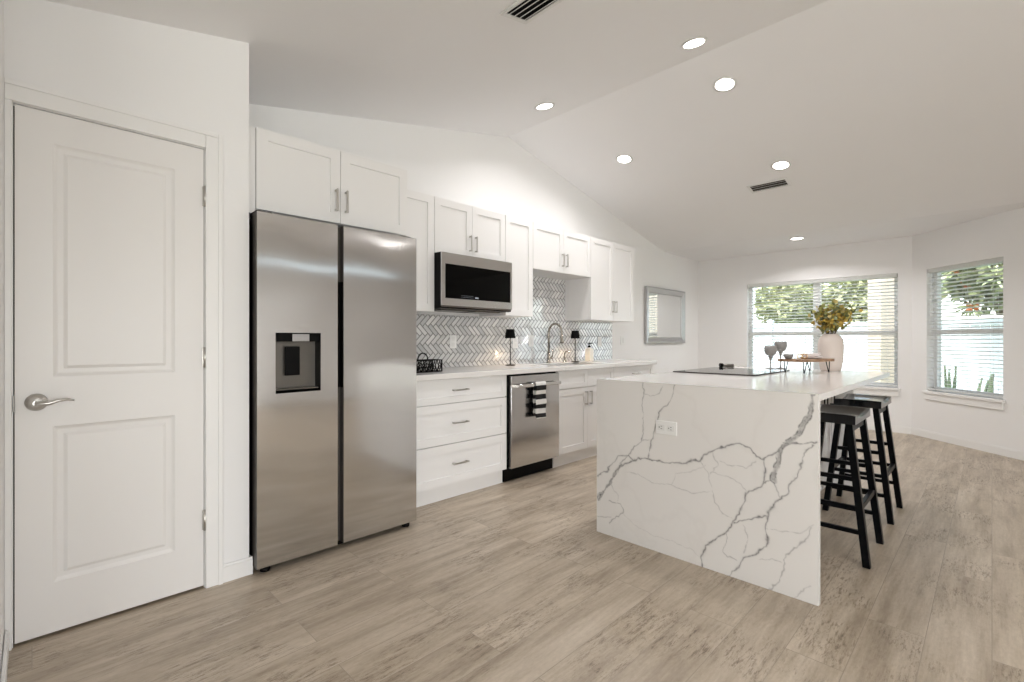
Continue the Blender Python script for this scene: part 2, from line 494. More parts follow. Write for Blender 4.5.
# baseboards
def bb(bm, x0, x1, y0, y1, h=.085):
    box(bm, x0, x1, y0, y1, 0, h - .012); box(bm, x0 + (.004 if x1 - x0 < .03 else 0), x1 - (.004 if x1 - x0 < .03 else 0), y0 + (.004 if y1 - y0 < .03 else 0), y1 - (.004 if y1 - y0 < .03 else 0), h - .012, h)
bm = new(); bb(bm, .634, .768, DY - .013, DY - .0005); bb(bm, .7555, .768, DY - .0005, 3.3); struct('baseboard_pantry', bm, M['trim'])
bm = new(); bb(bm, -.0725, -.060, 1.2, DY - .025); struct('baseboard_left', bm, M['trim'])
bm = new(); bb(bm, 5.04, 7.587, KW - .013, KW - .0005); struct('baseboard_kitchen', bm, M['trim'])
bm = new(); bb(bm, BX - .013, BX - .0005, .695, KW - .014); struct('baseboard_back', bm, M['trim'])
bm = new(); bb(bm, .006, 1.59, -.013, -.0005); o = struct('baseboard_bay', bm, M['trim']); o.location = LY; o.rotation_euler = (0, 0, RY)
bm = new(); bb(bm, SX - .013, SX - .0005, -3.98, -.46); struct('baseboard_right', bm, M['trim'])
# short stretch behind the camera side
bm = new(); bb(bm, -2.99, -.2, 1.187, 1.1995); struct('baseboard_hall', bm, M['trim'])

# ------------------------------------------------------------------ pantry door
r = bpy.data.objects.new('door_1', None); col.objects.link(r); r.location = (.258, DY, 0); r['kind'] = 'structure'
bm = new()
for x0, x1 in ((DX0, DX0 + .006), (DX1 - .006, DX1)): box(bm, x0, x1, DY + .001, DY + .12, 0, DZ)
box(bm, DX0 + .006, DX1 - .006, DY + .001, DY + .12, DZ - .006, DZ)
obj('door_jamb', bm, M['trim'], r)
bm = new()                      # casing: two steps
box(bm, DX1 - .004, .637, DY - .016, DY - .0005, 0, DZ + .072, .003)
box(bm, .618, .637, DY - .022, DY - .0165, 0, DZ + .072, .002)
box(bm, -.0725, DX1 - .0045, DY - .016, DY - .0005, DZ - .004, DZ + .072, .003)
box(bm, -.0725, .6175, DY - .022, DY - .0165, DZ + .053, DZ + .072, .002)
box(bm, -.0725, DX0 + .003, DY - .016, DY - .0005, 0, DZ - .0045, .002)
obj('door_casing', bm, M['trim'], r)
def leaf(bm, x0, x1, z0, z1, y, t, panels, steps):
    """slab whose front has moulded panels; steps = [(inset, depth)...]"""
    zs = [z0] + [q for p in panels for q in (p[2], p[3])] + [z1]
    px0, px1 = panels[0][0], panels[0][1]
    def quad(a, b, c, d): bm.faces.new([bm.verts.new(p) for p in (a, b, c, d)])
    def rect(a, b, c, d, yy=0): quad((a, y + yy, c), (b, y + yy, c), (b, y + yy, d), (a, y + yy, d))
    rect(x0, px0, z0, z1); rect(px1, x1, z0, z1)
    for i in range(0, len(zs), 2): rect(px0, px1, zs[i], zs[i + 1])
    for a, b, c, d in panels:
        pi, pd = 0, 0
        for ins, dep in steps:
            A = [(a + pi, y + pd, c + pi), (b - pi, y + pd, c + pi), (b - pi, y + pd, d - pi), (a + pi, y + pd, d - pi)]
            B = [(a + ins, y + dep, c + ins), (b - ins, y + dep, c + ins), (b - ins, y + dep, d - ins), (a + ins, y + dep, d - ins)]
            for k in range(4): quad(A[k], A[(k + 1) % 4], B[(k + 1) % 4], B[k])
            pi, pd = ins, dep
        rect(a + pi, b - pi, c + pi, d - pi, pd)
    quad((x0, y, z0), (x0, y + t, z0), (x0, y + t, z1), (x0, y, z1)); quad((x1, y, z0), (x1, y + t, z0), (x1, y + t, z1), (x1, y, z1))
    quad((x0, y, z1), (x1, y, z1), (x1, y + t, z1), (x0, y + t, z1)); quad((x0, y, z0), (x1, y, z0), (x1, y + t, z0), (x0, y + t, z0))
    quad((x0, y + t, z0), (x1, y + t, z0), (x1, y + t, z1), (x0, y + t, z1))
    bmesh.ops.remove_doubles(bm, verts=bm.verts[:], dist=.00001)
bm = new()
leaf(bm, -.046, .563, .012, 2.033, DY + .002, .035, [(.058, .452, .205, .814), (.058, .452, 1.007, 1.915)],
     [(.008, .006), (.014, .0085), (.03, .009), (.042, .003)])
obj('door_leaf', bm, M['door'], r)
bm = new(); box(bm, -.0497, -.0465, DY + .015, DY + .04, .013, 2.03); box(bm, .5635, .5657, DY + .015, DY + .04, .013, 2.03); box(bm, -.0497, .5657, DY + .04, DY + .06, .001, .02)
obj('door_stop', bm, M['gap'], r)  # dark strips in the leaf gaps: shade put in as colour
bm = new()
for z in (1.815, 1.07, .316):
    tube(bm, [(.5665, DY - .006, z - .047), (.5665, DY - .006, z + .047)], .0065, 10); box(bm, .556, .5665, DY - .002, DY + .001, z - .045, z + .045)
obj('hinge', bm, M['nickel'], r)
hx, hz = .012, .912
bm = new(); lathe(bm, [(0, .018), (.018, .018), (.024, .014), (.031, .006), (.033, 0), (0, 0)], n=36)
for v in bm.verts: v.co = Vector((hx + v.co.x, DY - v.co.z, hz + v.co.y))
h = obj('door_handle', bm, M['nickel'], r)
bm = new(); tube(bm, [(hx, DY - .018, hz), (hx, DY - .045, hz)], .011, 14)
tube(bm, [(hx - .004, DY - .047, hz), (hx + .015, DY - .05, hz - .003), (hx + .035, DY - .052, hz - .002), (hx + .06, DY - .052, hz + .006), (hx + .085, DY - .05, hz + .008), (hx + .105, DY - .047, hz + .003)],
     [.009, .010, .008, .006, .005, .003], 12)
obj('lever', bm, M['nickel'], h)
bm = new(); box(bm, -.0505, -.0463, DY - .006, DY + .012, hz - .03, hz + .03, .001); obj('latch_plate', bm, M['darksteel'], r)

# ------------------------------------------------------------------ cabinet helpers (fronts face -y)
RAIL = .057
SHK = [(.0005, .007)]
def shaker(x0, x1, z0, z1, y, t=.019, rail=RAIL):
    bm = new(); leaf(bm, x0, x1, z0, z1, y, t, [(x0 + rail, x1 - rail, z0 + rail, z1 - rail)], [(.001, .009)]); return bm
def pull(bm, x, y, z, L, vert):
    """slim square bar pull standing off the face at y"""
    w_ = .005
    if vert:
        box(bm, x - w_, x + w_, y - .032, y - .024, z - L / 2, z + L / 2, .0015)
        for s in (-1, 1): box(bm, x - w_, x + w_, y - .024, y, z + s * (L / 2 - .008) - w_, z + s * (L / 2 - .008) + w_)
    else:
        box(bm, x - L / 2, x + L / 2, y - .032, y - .024, z - w_, z + w_, .0015)
        for s in (-1, 1): box(bm, x + s * (L / 2 - .008) - w_, x + s * (L / 2 - .008) + w_, y - .024, y, z - w_, z + w_)

def cabinet(name, label, cat, x0, x1, yf, yb, z0, z1, fronts, group, toe=None, hollow=None):
    """yf: plane of the door faces; fronts: (kind, x0, x1, z0, z1, handle) """
    t = thing(name, label, cat, ((x0 + x1) / 2, (yf + yb) / 2, 0 if toe else z0), group)
    bm = new()
    if hollow:
        h0, h1, hy0, hy1, hz_ = hollow
        box(bm, x0, x1, yf + .021, yb, z0, hz_)
        box(bm, x0, h0, yf + .021, yb, hz_, z1); box(bm, h1, x1, yf + .021, yb, hz_, z1)
        box(bm, h0, h1, yf + .021, hy0, hz_, z1); box(bm, h0, h1, hy1, yb, hz_, z1)
    else: box(bm, x0, x1, yf + .021, yb, z0, z1)
    obj('body', bm, M['cab'], t)
    if toe:
        bm = new(); box(bm, x0, x1, toe, toe + .02, 0.001, z0); obj('toe_kick', bm, M['cab'], t)
    for kind, a, b, c, d, hd in fronts:
        dr = obj(kind, shaker(a + .0015, b - .0015, c + .0015, d - .0015, yf, rail=RAIL if d - c > .19 and b - a > .2 else .045), M['cab'], t)
        if hd:
            bm = new(); pull(bm, hd[0], yf, hd[1], hd[2], hd[3]); obj('handle', bm, M['nickel'], dr)
    return t
G1 = 'white shaker wall cabinets'; UY = 3.0; UB, UT = 1.365, 2.245; YB = KW - .001
def pair(x0, x1, c, d, hz_, L=.128):
    m = (x0 + x1) / 2
    return [('door', x0, m, c, d, (m - .03, hz_, L, True)), ('door', m, x1, c, d, (m + .03, hz_, L, True))]
FCY = 2.665
cabinet('upper_cabinet', 'deep two-door white cabinet directly above the refrigerator', 'cabinet', .812, 1.712, FCY, YB, 1.822, UT,
        pair(.812, 1.712, 1.822, UT, 1.95), G1)
bm = new(); box(bm, .7695, .811, FCY + .012, YB, 1.80, UT - .004); o = obj('filler_strip', bm, M['cab'], loc=(.79, FCY + .1, 1.80)); tag(o, 'narrow white filler panel between the pantry wall and the cabinet above the refrigerator', 'panel')
cabinet('upper_cabinet', 'tall white wall cabinet partly hidden by the refrigerator, left of the microwave', 'cabinet', 1.716, 2.165, UY, YB, UB, UT,
        [('door', 1.716, 2.165, UB, UT, None)], G1)
cabinet('upper_cabinet', 'short two-door white cabinet directly above the microwave', 'cabinet', 2.167, 2.918, UY, YB, 1.818, UT,
        pair(2.167, 2.918, 1.818, UT, 1.93), G1)
cabinet('upper_cabinet', 'tall single-door white wall cabinet immediately right of the microwave', 'cabinet', 2.92, 3.274, UY, YB, UB, UT,
        [('door', 2.92, 3.274, UB, UT, None)], G1)
cabinet('upper_cabinet', 'short two-door white cabinet above the sink and faucet', 'cabinet', 3.276, 4.178, UY, YB, 1.812, UT,
        pair(3.276, 4.178, 1.812, UT, 1.935), G1)
cabinet('upper_cabinet', 'tall two-door white cabinet at the right end of the wall row', 'cabinet', 4.18, 5.04, UY, YB, UB, UT,
        pair(4.18, 5.04, UB, UT, 1.52), G1)
G2 = 'white shaker base cabinets'; BY = 2.74; TOE = 2.79; CB, CT = .115, .873
cabinet('base_cabinet', 'white cabinet of three drawers beside the refrigerator', 'cabinet', 1.722, 2.68, BY, YB, CB, CT,
        [('drawer', 1.722, 2.68, .699, .872, (2.20, .79, .14, False)), ('drawer', 1.722, 2.68, .409, .696, (2.20, .555, .14, False)),
         ('drawer', 1.722, 2.68, .118, .406, (2.20, .262, .14, False))], G2, TOE)
SK = (3.37, 4.20, 2.79, 3.17, .62)
m_ = (3.316 + 4.214) / 2
cabinet('base_cabinet', 'white sink base cabinet with two doors, right of the dishwasher', 'cabinet', 3.316, 4.214, BY, YB, CB, CT,
        [('drawer_front', 3.316, m_, .705, .872, None), ('drawer_front', m_, 4.214, .705, .872, None),
         ('door', 3.316, m_, .118, .702, (m_ - .035, .60, .13, True)), ('door', m_, 4.214, .118, .702, (m_ + .035, .60, .13, True))], G2, TOE, SK)
cabinet('base_cabinet', 'white cabinet with a wide drawer at the far right end of the wall counter', 'cabinet', 4.216, 5.015, BY, YB, CB, CT,
        [('drawer', 4.216, 5.015, .705, .872, (4.63, .79, .14, False)), ('door', 4.216, 4.615, .118, .702, (4.58, .60, .13, True)),
         ('door', 4.617, 5.015, .118, .702, (4.65, .60, .13, True))], G2, TOE)

# wall countertop with the sink cut out
bm = new(); C0, C1, CY, z0, z1 = 1.715, 5.04, 2.70, .875, .914
S0, S1, SY0, SY1 = 3.38, 4.19, 2.80, 3.155
box(bm, C0, S0, CY, YB, z0, z1, .003); box(bm, S1, C1, CY, YB, z0, z1, .003)
box(bm, S0, S1, CY, SY0, z0, z1, .003); box(bm, S0, S1, SY1, YB, z0, z1, .003)
tag(obj('countertop', bm, M['quartz'], loc=(3.4, 3.0, .875)), 'long white quartz countertop running along the kitchen wall', 'countertop')
t = thing('sink', 'undermounted stainless steel sink set into the wall counter below the faucet', 'sink', (3.795, 3.01, .64))
bm = new(); e = .004
box(bm, S0 - e, S1 + e, SY0 - e, SY1 + e, .66, .664)
box(bm, S0 - e, S0, SY0 - e, SY1 + e, .664, .874); box(bm, S1, S1 + e, SY0 - e, SY1 + e, .664, .874)
box(bm, S0, S1, SY0 - e, SY0, .664, .874); box(bm, S0, S1, SY1, SY1 + e, .664, .874)
obj('basin', bm, M['sinksteel'], t)
bm = new(); lathe(bm, [(0, .004), (.03, .004), (.042, 0), (0, 0)], (3.79, 3.02, .6645)); obj('drain', bm, M['chrome'], t)

# faucet
t = thing('faucet', 'tall gooseneck kitchen faucet behind the sink', 'faucet', (3.76, 3.225, .914))
fx, fy = 3.76, 3.225
bm = new(); lathe(bm, [(0, .0), (.027, 0), (.027, .006), (.02, .012), (.017, .03), (.016, .10), (0, .10)], (fx, fy, .9145)); obj('base', bm, M['bronze'], t)
pts = [(fx, fy, .99), (fx, fy, 1.2)]
for k in range(0, 15):
    a = PI * k / 14; pts.append((fx, fy - .085 + .085 * math.cos(a), 1.225 + .09 * math.sin(a)))
pts += [(fx, fy - .17, 1.19)]
bm = new(); tube(bm, pts, .0115, 14); obj('spout', bm, M['bronze'], t)
bm = new(); tube(bm, [(fx, fy - .17, 1.20), (fx, fy - .17, 1.17), (fx, fy - .175, 1.13), (fx, fy - .176, 1.118)], [.013, .015, .019, .018], 16); obj('spray_head', bm, M['bronze'], t)
bm = new(); tube(bm, [(fx + .012, fy, .96), (fx + .045, fy - .005, .965)], .011, 12)
tube(bm, [(fx + .042, fy - .005, .962), (fx + .05, fy - .008, 1.0), (fx + .06, fy - .01, 1.06)], [.007, .006, .0045], 10); obj('handle', bm, M['bronze'], t)
# small side tap
t = thing('soap_dispenser', 'small curved metal dispenser between faucet and right-hand lamp', 'dispenser', (4.03, 3.235, .914))
bm = new(); lathe(bm, [(0, 0), (.02, 0), (.02, .005), (.012, .01), (.011, .05), (0, .05)], (4.03, 3.235, .9145), 20); obj('base', bm, M['bronze'], t)
bm = new(); tube(bm, [(4.03, 3.235, .96), (4.03, 3.235, 1.0)] + [(4.03, 3.235 - .035 + .035 * math.cos(PI * k / 8), 1.0 + .03 * math.sin(PI * k / 8)) for k in range(1, 8)], .006, 10); obj('spout', bm, M['bronze'], t)

# ------------------------------------------------------------------ herringbone backsplash
def herring():
    L, W = .114, .038; g_ = .0012; bv = .0028; th = .006
    bm = new()
    regions = [((1.70, 5.11), (.9145, UB - .0005)), ((3.276, 4.178), (UB - .0005, 1.811))]
    s = math.sqrt(.5); X0, X1, Z0, Z1 = 1.70, 5.11, .9145, 1.811
    tiles = []
    for i in range(-80, 160):
        for j in range(-25, 26):
            for k, (a, b, c, d) in enumerate(((i * W + j * 2 * L, i * W, L, W), (i * W + L + j * 2 * L, i * W + W - L, W, L))):
                cx, cy = a + c / 2, b + d / 2
                px, pz = X0 + (cx + cy) * s, 1.1 + (cy - cx) * s
                if px < X0 - .1 or px > X1 + .1 or pz < Z0 - .1 or pz > Z1 + .1: continue
                if pz > UB + .08 and not (3.19 < px < 4.27): continue
                tiles.append((a, b, c, d))
    def put(x, y): return X0 + (x + y) * s, 1.1 + (y - x) * s
    Yw = KW - .001
    for reg in regions:
        b2 = bmesh.new()
        for a, b, c, d in tiles:
            P = []
            for ins, yy in ((g_, Yw), (g_, Yw - th + .002), (bv + g_, Yw - th)):
                q = [(a + ins, b + ins), (a + c - ins, b + ins), (a + c - ins, b + d - ins), (a + ins, b + d - ins)]
                P.append([b2.verts.new((put(*t_)[0], yy, put(*t_)[1])) for t_ in q])
            for u, v in ((0, 1), (1, 2)):
                for k in range(4):
                    f = b2.faces.new((P[u][k], P[u][(k + 1) % 4], P[v][(k + 1) % 4], P[v][k])); f.material_index = 1
            b2.faces.new(P[2]).material_index = 0
        (a0, a1), (c0, c1) = reg
        for co, no in (((a0, 0, 0), (-1, 0, 0)), ((a1, 0, 0), (1, 0, 0)), ((0, 0, c0), (0, 0, -1)), ((0, 0, c1), (0, 0, 1))):
            bmesh.ops.bisect_plane(b2, geom=b2.verts[:] + b2.edges[:] + b2.faces[:], plane_co=co, plane_no=no, clear_outer=True, clear_inner=False)
        me = bpy.data.meshes.new('tmp'); bmesh.ops.recalc_face_normals(b2, faces=b2.faces[:]); b2.to_mesh(me); b2.free(); bm.from_mesh(me); bpy.data.meshes.remove(me)
    box(bm, 1.70, 5.11, Yw - .0025, Yw, .9145, UB - .0005, mi=2); box(bm, 3.276, 4.178, Yw - .0025, Yw, UB - .0005, 1.811, mi=2)
    # face every tile's front to the room
    for f in bm.faces:
        if f.normal.y > .5 and f.material_index == 0: f.normal_flip()
    return bm
tag(obj('backsplash', herring(), [M['tile'], M['tile_edge'], M['grout']], loc=(3.4, 3.34, .914), fix=False),
    'glossy grey herringbone tile backsplash on the wall above the counter', 'backsplash')

# ------------------------------------------------------------------ outlets and switches
def outlet(label, x, z, kind='outlet', yw=KW - .0075, grp='white wall plates over the counter', w_=.072, h_=.115):
    t = thing(kind, label, kind, (x, yw, z), grp)
    bm = new(); box(bm, x - w_ / 2, x + w_ / 2, yw - .006, yw - .0003, z - h_ / 2, z + h_ / 2, .002); obj('cover_plate', bm, M['white'], t)
    if kind == 'outlet':
        bm = new()
        for s in (-1, 1): box(bm, x - .016, x + .016, yw - .0075, yw - .0062, z + s * .027 - .018, z + s * .027 + .018)
        obj('socket', bm, M['white_metal'], t)
    else:
        bm = new(); box(bm, x - .016, x + .016, yw - .009, yw - .0062, z - .033, z + .033, .002); obj('rocker', bm, M['white_metal'], t)
outlet('white outlet plate in the tile right above the counter near the refrigerator', 2.61, 1.135)
outlet('white double outlet plate directly behind the left counter lamp', 3.385, 1.125)
outlet('white wall plate in the tile between the left lamp and the faucet', 3.62, 1.14, 'light_switch')
outlet('white outlet plate in the tile near the right end of the backsplash', 4.83, 1.13)
outlet('white light switch plate on bare wall between backsplash and mirror', 5.36, 1.145, 'light_switch', KW - .0005, None, .115)

# ------------------------------------------------------------------ refrigerator
FX0, FX1, FY, FT, FB = .772, 1.684, 2.52, 1.777, .034
t = thing('refrigerator', 'side-by-side stainless steel refrigerator with water dispenser', 'refrigerator', ((FX0 + FX1) / 2, 2.9, 0))
bm = new(); box(bm, FX0 + .004, FX1 - .004, FY + .075, 3.32, .03, FT - .012, .004); obj('body', bm, M['black'], t)
bm = new(); box(bm, FX0 + .02, FX1 - .02, FY + .052, FY + .085, .012, .05); obj('base_grille', bm, M['black'], t)
for x in (FX0 + .05, FX1 - .05):
    bm = new(); lathe(bm, [(0, 0), (.022, 0), (.024, .006), (.024, .02), (.015, .022), (.015, .032), (0, .032)], (x, FY + .045, .001), 18); obj('foot', bm, M['black'], t)
def fdoor(x0, x1, grip, cut=None):
    """door skin, slightly crowned, with a slanted finger grip on one side"""
    bm = new(); nx, nz = 28, 30
    xs = [x0 + (x1 - x0) * i / nx for i in range(nx + 1)]; zs = [FB + (FT - FB) * i / nz for i in range(nz + 1)]
    if cut:
        def snap(a, v):
            k = min(range(1, len(a) - 1), key=lambda q: abs(a[q] - v)); a[k] = v; return k
        ci0, ci1 = snap(xs, cut[0]), snap(xs, cut[1]); ck0, ck1 = snap(zs, cut[2]), snap(zs, cut[3])
    def yf(x, z):
        s = (x - x0) / (x1 - x0); q = min(s, 1 - s) * (x1 - x0); e = min(q, z - FB, FT - z)
        y = FY + .0014 + .0013 * math.sin(5 * z + .5) * math.sin(5.6 * s + .9)
        return y
    V = [[bm.verts.new((x, yf(x, z), z)) for z in zs] for x in xs]
    for i in range(nx):
        for k in range(nz):
            if cut and ci0 <= i < ci1 and ck0 <= k < ck1: continue
            f = bm.faces.new((V[i][k], V[i + 1][k], V[i + 1][k + 1], V[i][k + 1])); f.smooth = True
    yb = FY + .07
    def side(pts):
        A = [bm.verts.new(p) for p in pts]; B = [bm.verts.new((p[0], yb, p[2])) for p in pts]
        for q in range(len(pts) - 1): bm.faces.new((A[q], A[q + 1], B[q + 1], B[q])).material_index = 1
    side([V[0][k].co[:] for k in range(nz + 1)]); side([V[nx][k].co[:] for k in range(nz + 1)][::-1])
    side([V[i][0].co[:] for i in range(nx + 1)][::-1]); side([V[i][nz].co[:] for i in range(nx + 1)])
    bm.faces.new([bm.verts.new(p) for p in ((x0, yb, FB), (x1, yb, FB), (x1, yb, FT), (x0, yb, FT))])
    return bm
d0, d1, d2, d3 = .857, 1.085, .882, 1.187
dl = obj('door', fdoor(FX0, 1.178, 'R', (d0, d1, d2, d3)), [M['steel'], M['edge']], t)
dr = obj('door', fdoor(1.212, FX1, 'L'), [M['steel'], M['edge']], t)
bm = new(); box(bm, 1.1795, 1.2105, FY + .045, FY + .07, FB + .002, FT - .002)
obj('mullion', bm, M['edge'], t)
bm = new(); box(bm, 1.1785, 1.1835, FY + .008, FY + .044, .89, 1.47); box(bm, 1.2065, 1.2115, FY + .008, FY + .044, .89, 1.47)
box(bm, 1.184, 1.206, FY + .036, FY + .044, .89, 1.47); obj('grip_recess', bm, M['black'], t)
# dispenser
ds = new()
y0, y1 = FY + .006, FY + .066
for q in (((d0, y0, d2), (d1, y0, d2), (d1 - .004, y1, d2 + .012), (d0 + .004, y1, d2 + .012)),
          ((d0, y0, d3), (d1, y0, d3), (d1 - .004, y1, d3), (d0 + .004, y1, d3)),
          ((d0, y0, d2), (d0, y0, d3), (d0 + .004, y1, d3), (d0 + .004, y1, d2 + .012)),
          ((d1, y0, d2), (d1, y0, d3), (d1 - .004, y1, d3), (d1 - .004, y1, d2 + .012))):
    f = ds.faces.new([ds.verts.new(p) for p in q]); f.material_index = 0
f = ds.faces.new([ds.verts.new(p) for p in ((d0 + .004, y1, d2 + .012), (d1 - .004, y1, d2 + .012), (d1 - .004, y1, d3), (d0 + .004, y1, d3))]); f.material_index = 1
bmesh.ops.remove_doubles(ds, verts=ds.verts[:], dist=.0001)
M['dispback'] = mat('dispenser_back', (.15, .14, .125), .35, .7)
dp = obj('dispenser', ds, [M['black'], M['dispback']], dl)
bm = new(); box(bm, d0 + .008, d1 - .006, FY + .012, FY + .064, d3 - .045, d3 - .001); obj('dispenser_hood', bm, M['black'], dp)
bm = new(); box(bm, d0 + .085, d0 + .17, FY + .007, FY + .0115, d3 - .044, d3 - .006, .001); obj('ice_chute', bm, M['silver'], dp)
bm = new(); box(bm, d0 + .06, d0 + .135, FY + .040, FY + .050, d2 + .085, d2 + .235, .004); obj('dispenser_paddle', bm, M['black'], dp)
bm = new(); box(bm, d0 + .008, d1 - .006, FY + .014, FY + .06, d2 + .013, d2 + .02, .002); obj('drip_tray', bm, M['dispback'], dp)
for x in (FX0 + .05, FX1 - .05):
    bm = new(); box(bm, x - .045, x + .03, FY + .03, FY + .13, FT - .0115, FT + .012, .004); obj('hinge_cover', bm, M['black'], t)

# ------------------------------------------------------------------ microwave
t = thing('microwave', 'stainless over-the-range microwave with black window, hung under a short cabinet', 'microwave', (2.545, 3.13, 1.39))
mx0, mx1, my, mz0, mz1 = 2.169, 2.917, 2.915, 1.392, 1.815
bm = new(); box(bm, mx0, mx1, my + .0135, YB - .008, mz0, mz1, .002); obj('body', bm, M['black'], t)
bm = new()
leaf(bm, mx0 + .002, mx1 - .002, mz0 + .02, mz1 - .002, my, .013, [(mx0 + .035, mx1 - .022, mz0 + .075, mz1 - .085)], [(.001, .003)])
dd = obj('door', bm, M['steel'], t)
bm = new(); box(bm, mx0 + .037, mx1 - .024, my + .0005, my + .0028, mz0 + .077, mz1 - .087, .0008); obj('window', bm, M['blackglass'], dd)
bm = new()
for k in range(9):
    for j in range(2): box(bm, 2.36 + k * .014, 2.366 + k * .014, my - .0002, my + .0006, mz0 + .09 + j * .012, mz0 + .092 + j * .012)
obj('display_marks', bm, M['display'], dd); bm = new(); box(bm, 2.50, 2.535, my - .0002, my + .0006, mz0 + .088, mz0 + .098)
obj('clock_display', bm, M['display'], dd)
bm = new(); hexa(bm, [(mx0 + .003, my + .002, mz0 + .018), (mx1 - .003, my + .002, mz0 + .018), (mx1 - .003, my + .044, mz0 + .018), (mx0 + .003, my + .044, mz0 + .018)][::-1],
     [(mx0 + .01, my + .03, mz0 - .002), (mx1 - .01, my + .03, mz0 - .002), (mx1 - .01, my + .044, mz0 - .002), (mx0 + .01, my + .044, mz0 - .002)][::-1]); obj('vent_lip', bm, M['darksteel'], t)
bm = new(); box(bm, mx0 + .06, mx0 + .33, my + .09, my + .25, mz0 - .012, mz0 - .0005, .002); box(bm, mx1 - .33, mx1 - .06, my + .09, my + .25, mz0 - .012, mz0 - .0005, .002); obj('grease_filter', bm, M['darksteel'], t)

# ------------------------------------------------------------------ dishwasher + towel
t = thing('dishwasher', 'stainless steel dishwasher with bar handle between the drawers and the sink', 'dishwasher', (3.0, 3.0, 0))
wx0, wx1 = 2.684, 3.312
bm = new(); box(bm, wx0, wx1, BY + .02, YB - .02, .115, .870); obj('body', bm, M['black'], t)
bm = new(); box(bm, wx0 + .01, wx1 - .01, TOE, TOE + .02, .002, .114); obj('toe_panel', bm, M['black'], t)
bm = new(); box(bm, wx0 + .022, wx1 - .004, BY - .025, BY + .018, .118, .860, .004); dd = obj('door', bm, M['steel'], t)
bm = new(); box(bm, wx0 + .05, wx1 - .035, BY - .075, BY - .058, .765, .792, .004)
for x in (wx0 + .07, wx1 - .055): box(bm, x - .012, x + .012, BY - .060, BY - .024, .768, .789)
obj('handle', bm, M['chrome'], dd)
# towel hanging over the handle: folded strip, striped
tx0, tx1 = 2.935, 3.065
prof = []
for k in range(24): prof.append((BY - .052 + .003 * math.sin(k * .7), .52 + (.79 - .52) * k / 23))
for k in range(1, 8):
    a = PI * k / 8; prof.append((BY - .0665 + .0145 * math.cos(a), .795 + .004 * math.sin(a) * 2))
for k in range(36): prof.append((BY - .082 - .004 * math.sin(k * .4),   .79 - (.79 - .50) * k / 35))
bm = new(); nx = 8; R = []
for j, (y, z) in enumerate(prof):
    R.append([bm.verts.new((tx0 + (tx1 - tx0) * i / nx, y + .002 * math.sin(i * 1.3 + z * 20), z - .0006 * i * (j > 55))) for i in range(nx + 1)])
for j in range(len(R) - 1):
    band = int((.81 - (prof[j][1] + prof[j + 1][1]) / 2) / .038)
    for i in range(nx):
        f = bm.faces.new((R[j][i], R[j][i + 1], R[j + 1][i + 1], R[j + 1][i])); f.smooth = True; f.material_index = band % 2
bmesh.ops.recalc_face_normals(bm, faces=bm.faces[:])
ret = bmesh.ops.solidify(bm, geom=bm.faces[:], thickness=.0025)
tag(obj('dish_towel', bm, [M['towel_w'], M['towel_k']], loc=(3.0, BY - .07, .79)), 'black and white striped towel draped over the dishwasher handle', 'towel')

# ------------------------------------------------------------------ island
IX0, IX1, IY0, IY1, IT = 2.40, 4.45, .529, 1.68, .914
t = thing('kitchen_island', 'large white quartz island with a grey-veined waterfall end', 'island', (3.4, 1.1, 0))
bm = new(); box(bm, IX0 + .0301, IX1, IY0, IY1, IT - .03, IT); obj('countertop', bm, M['quartz'], t)
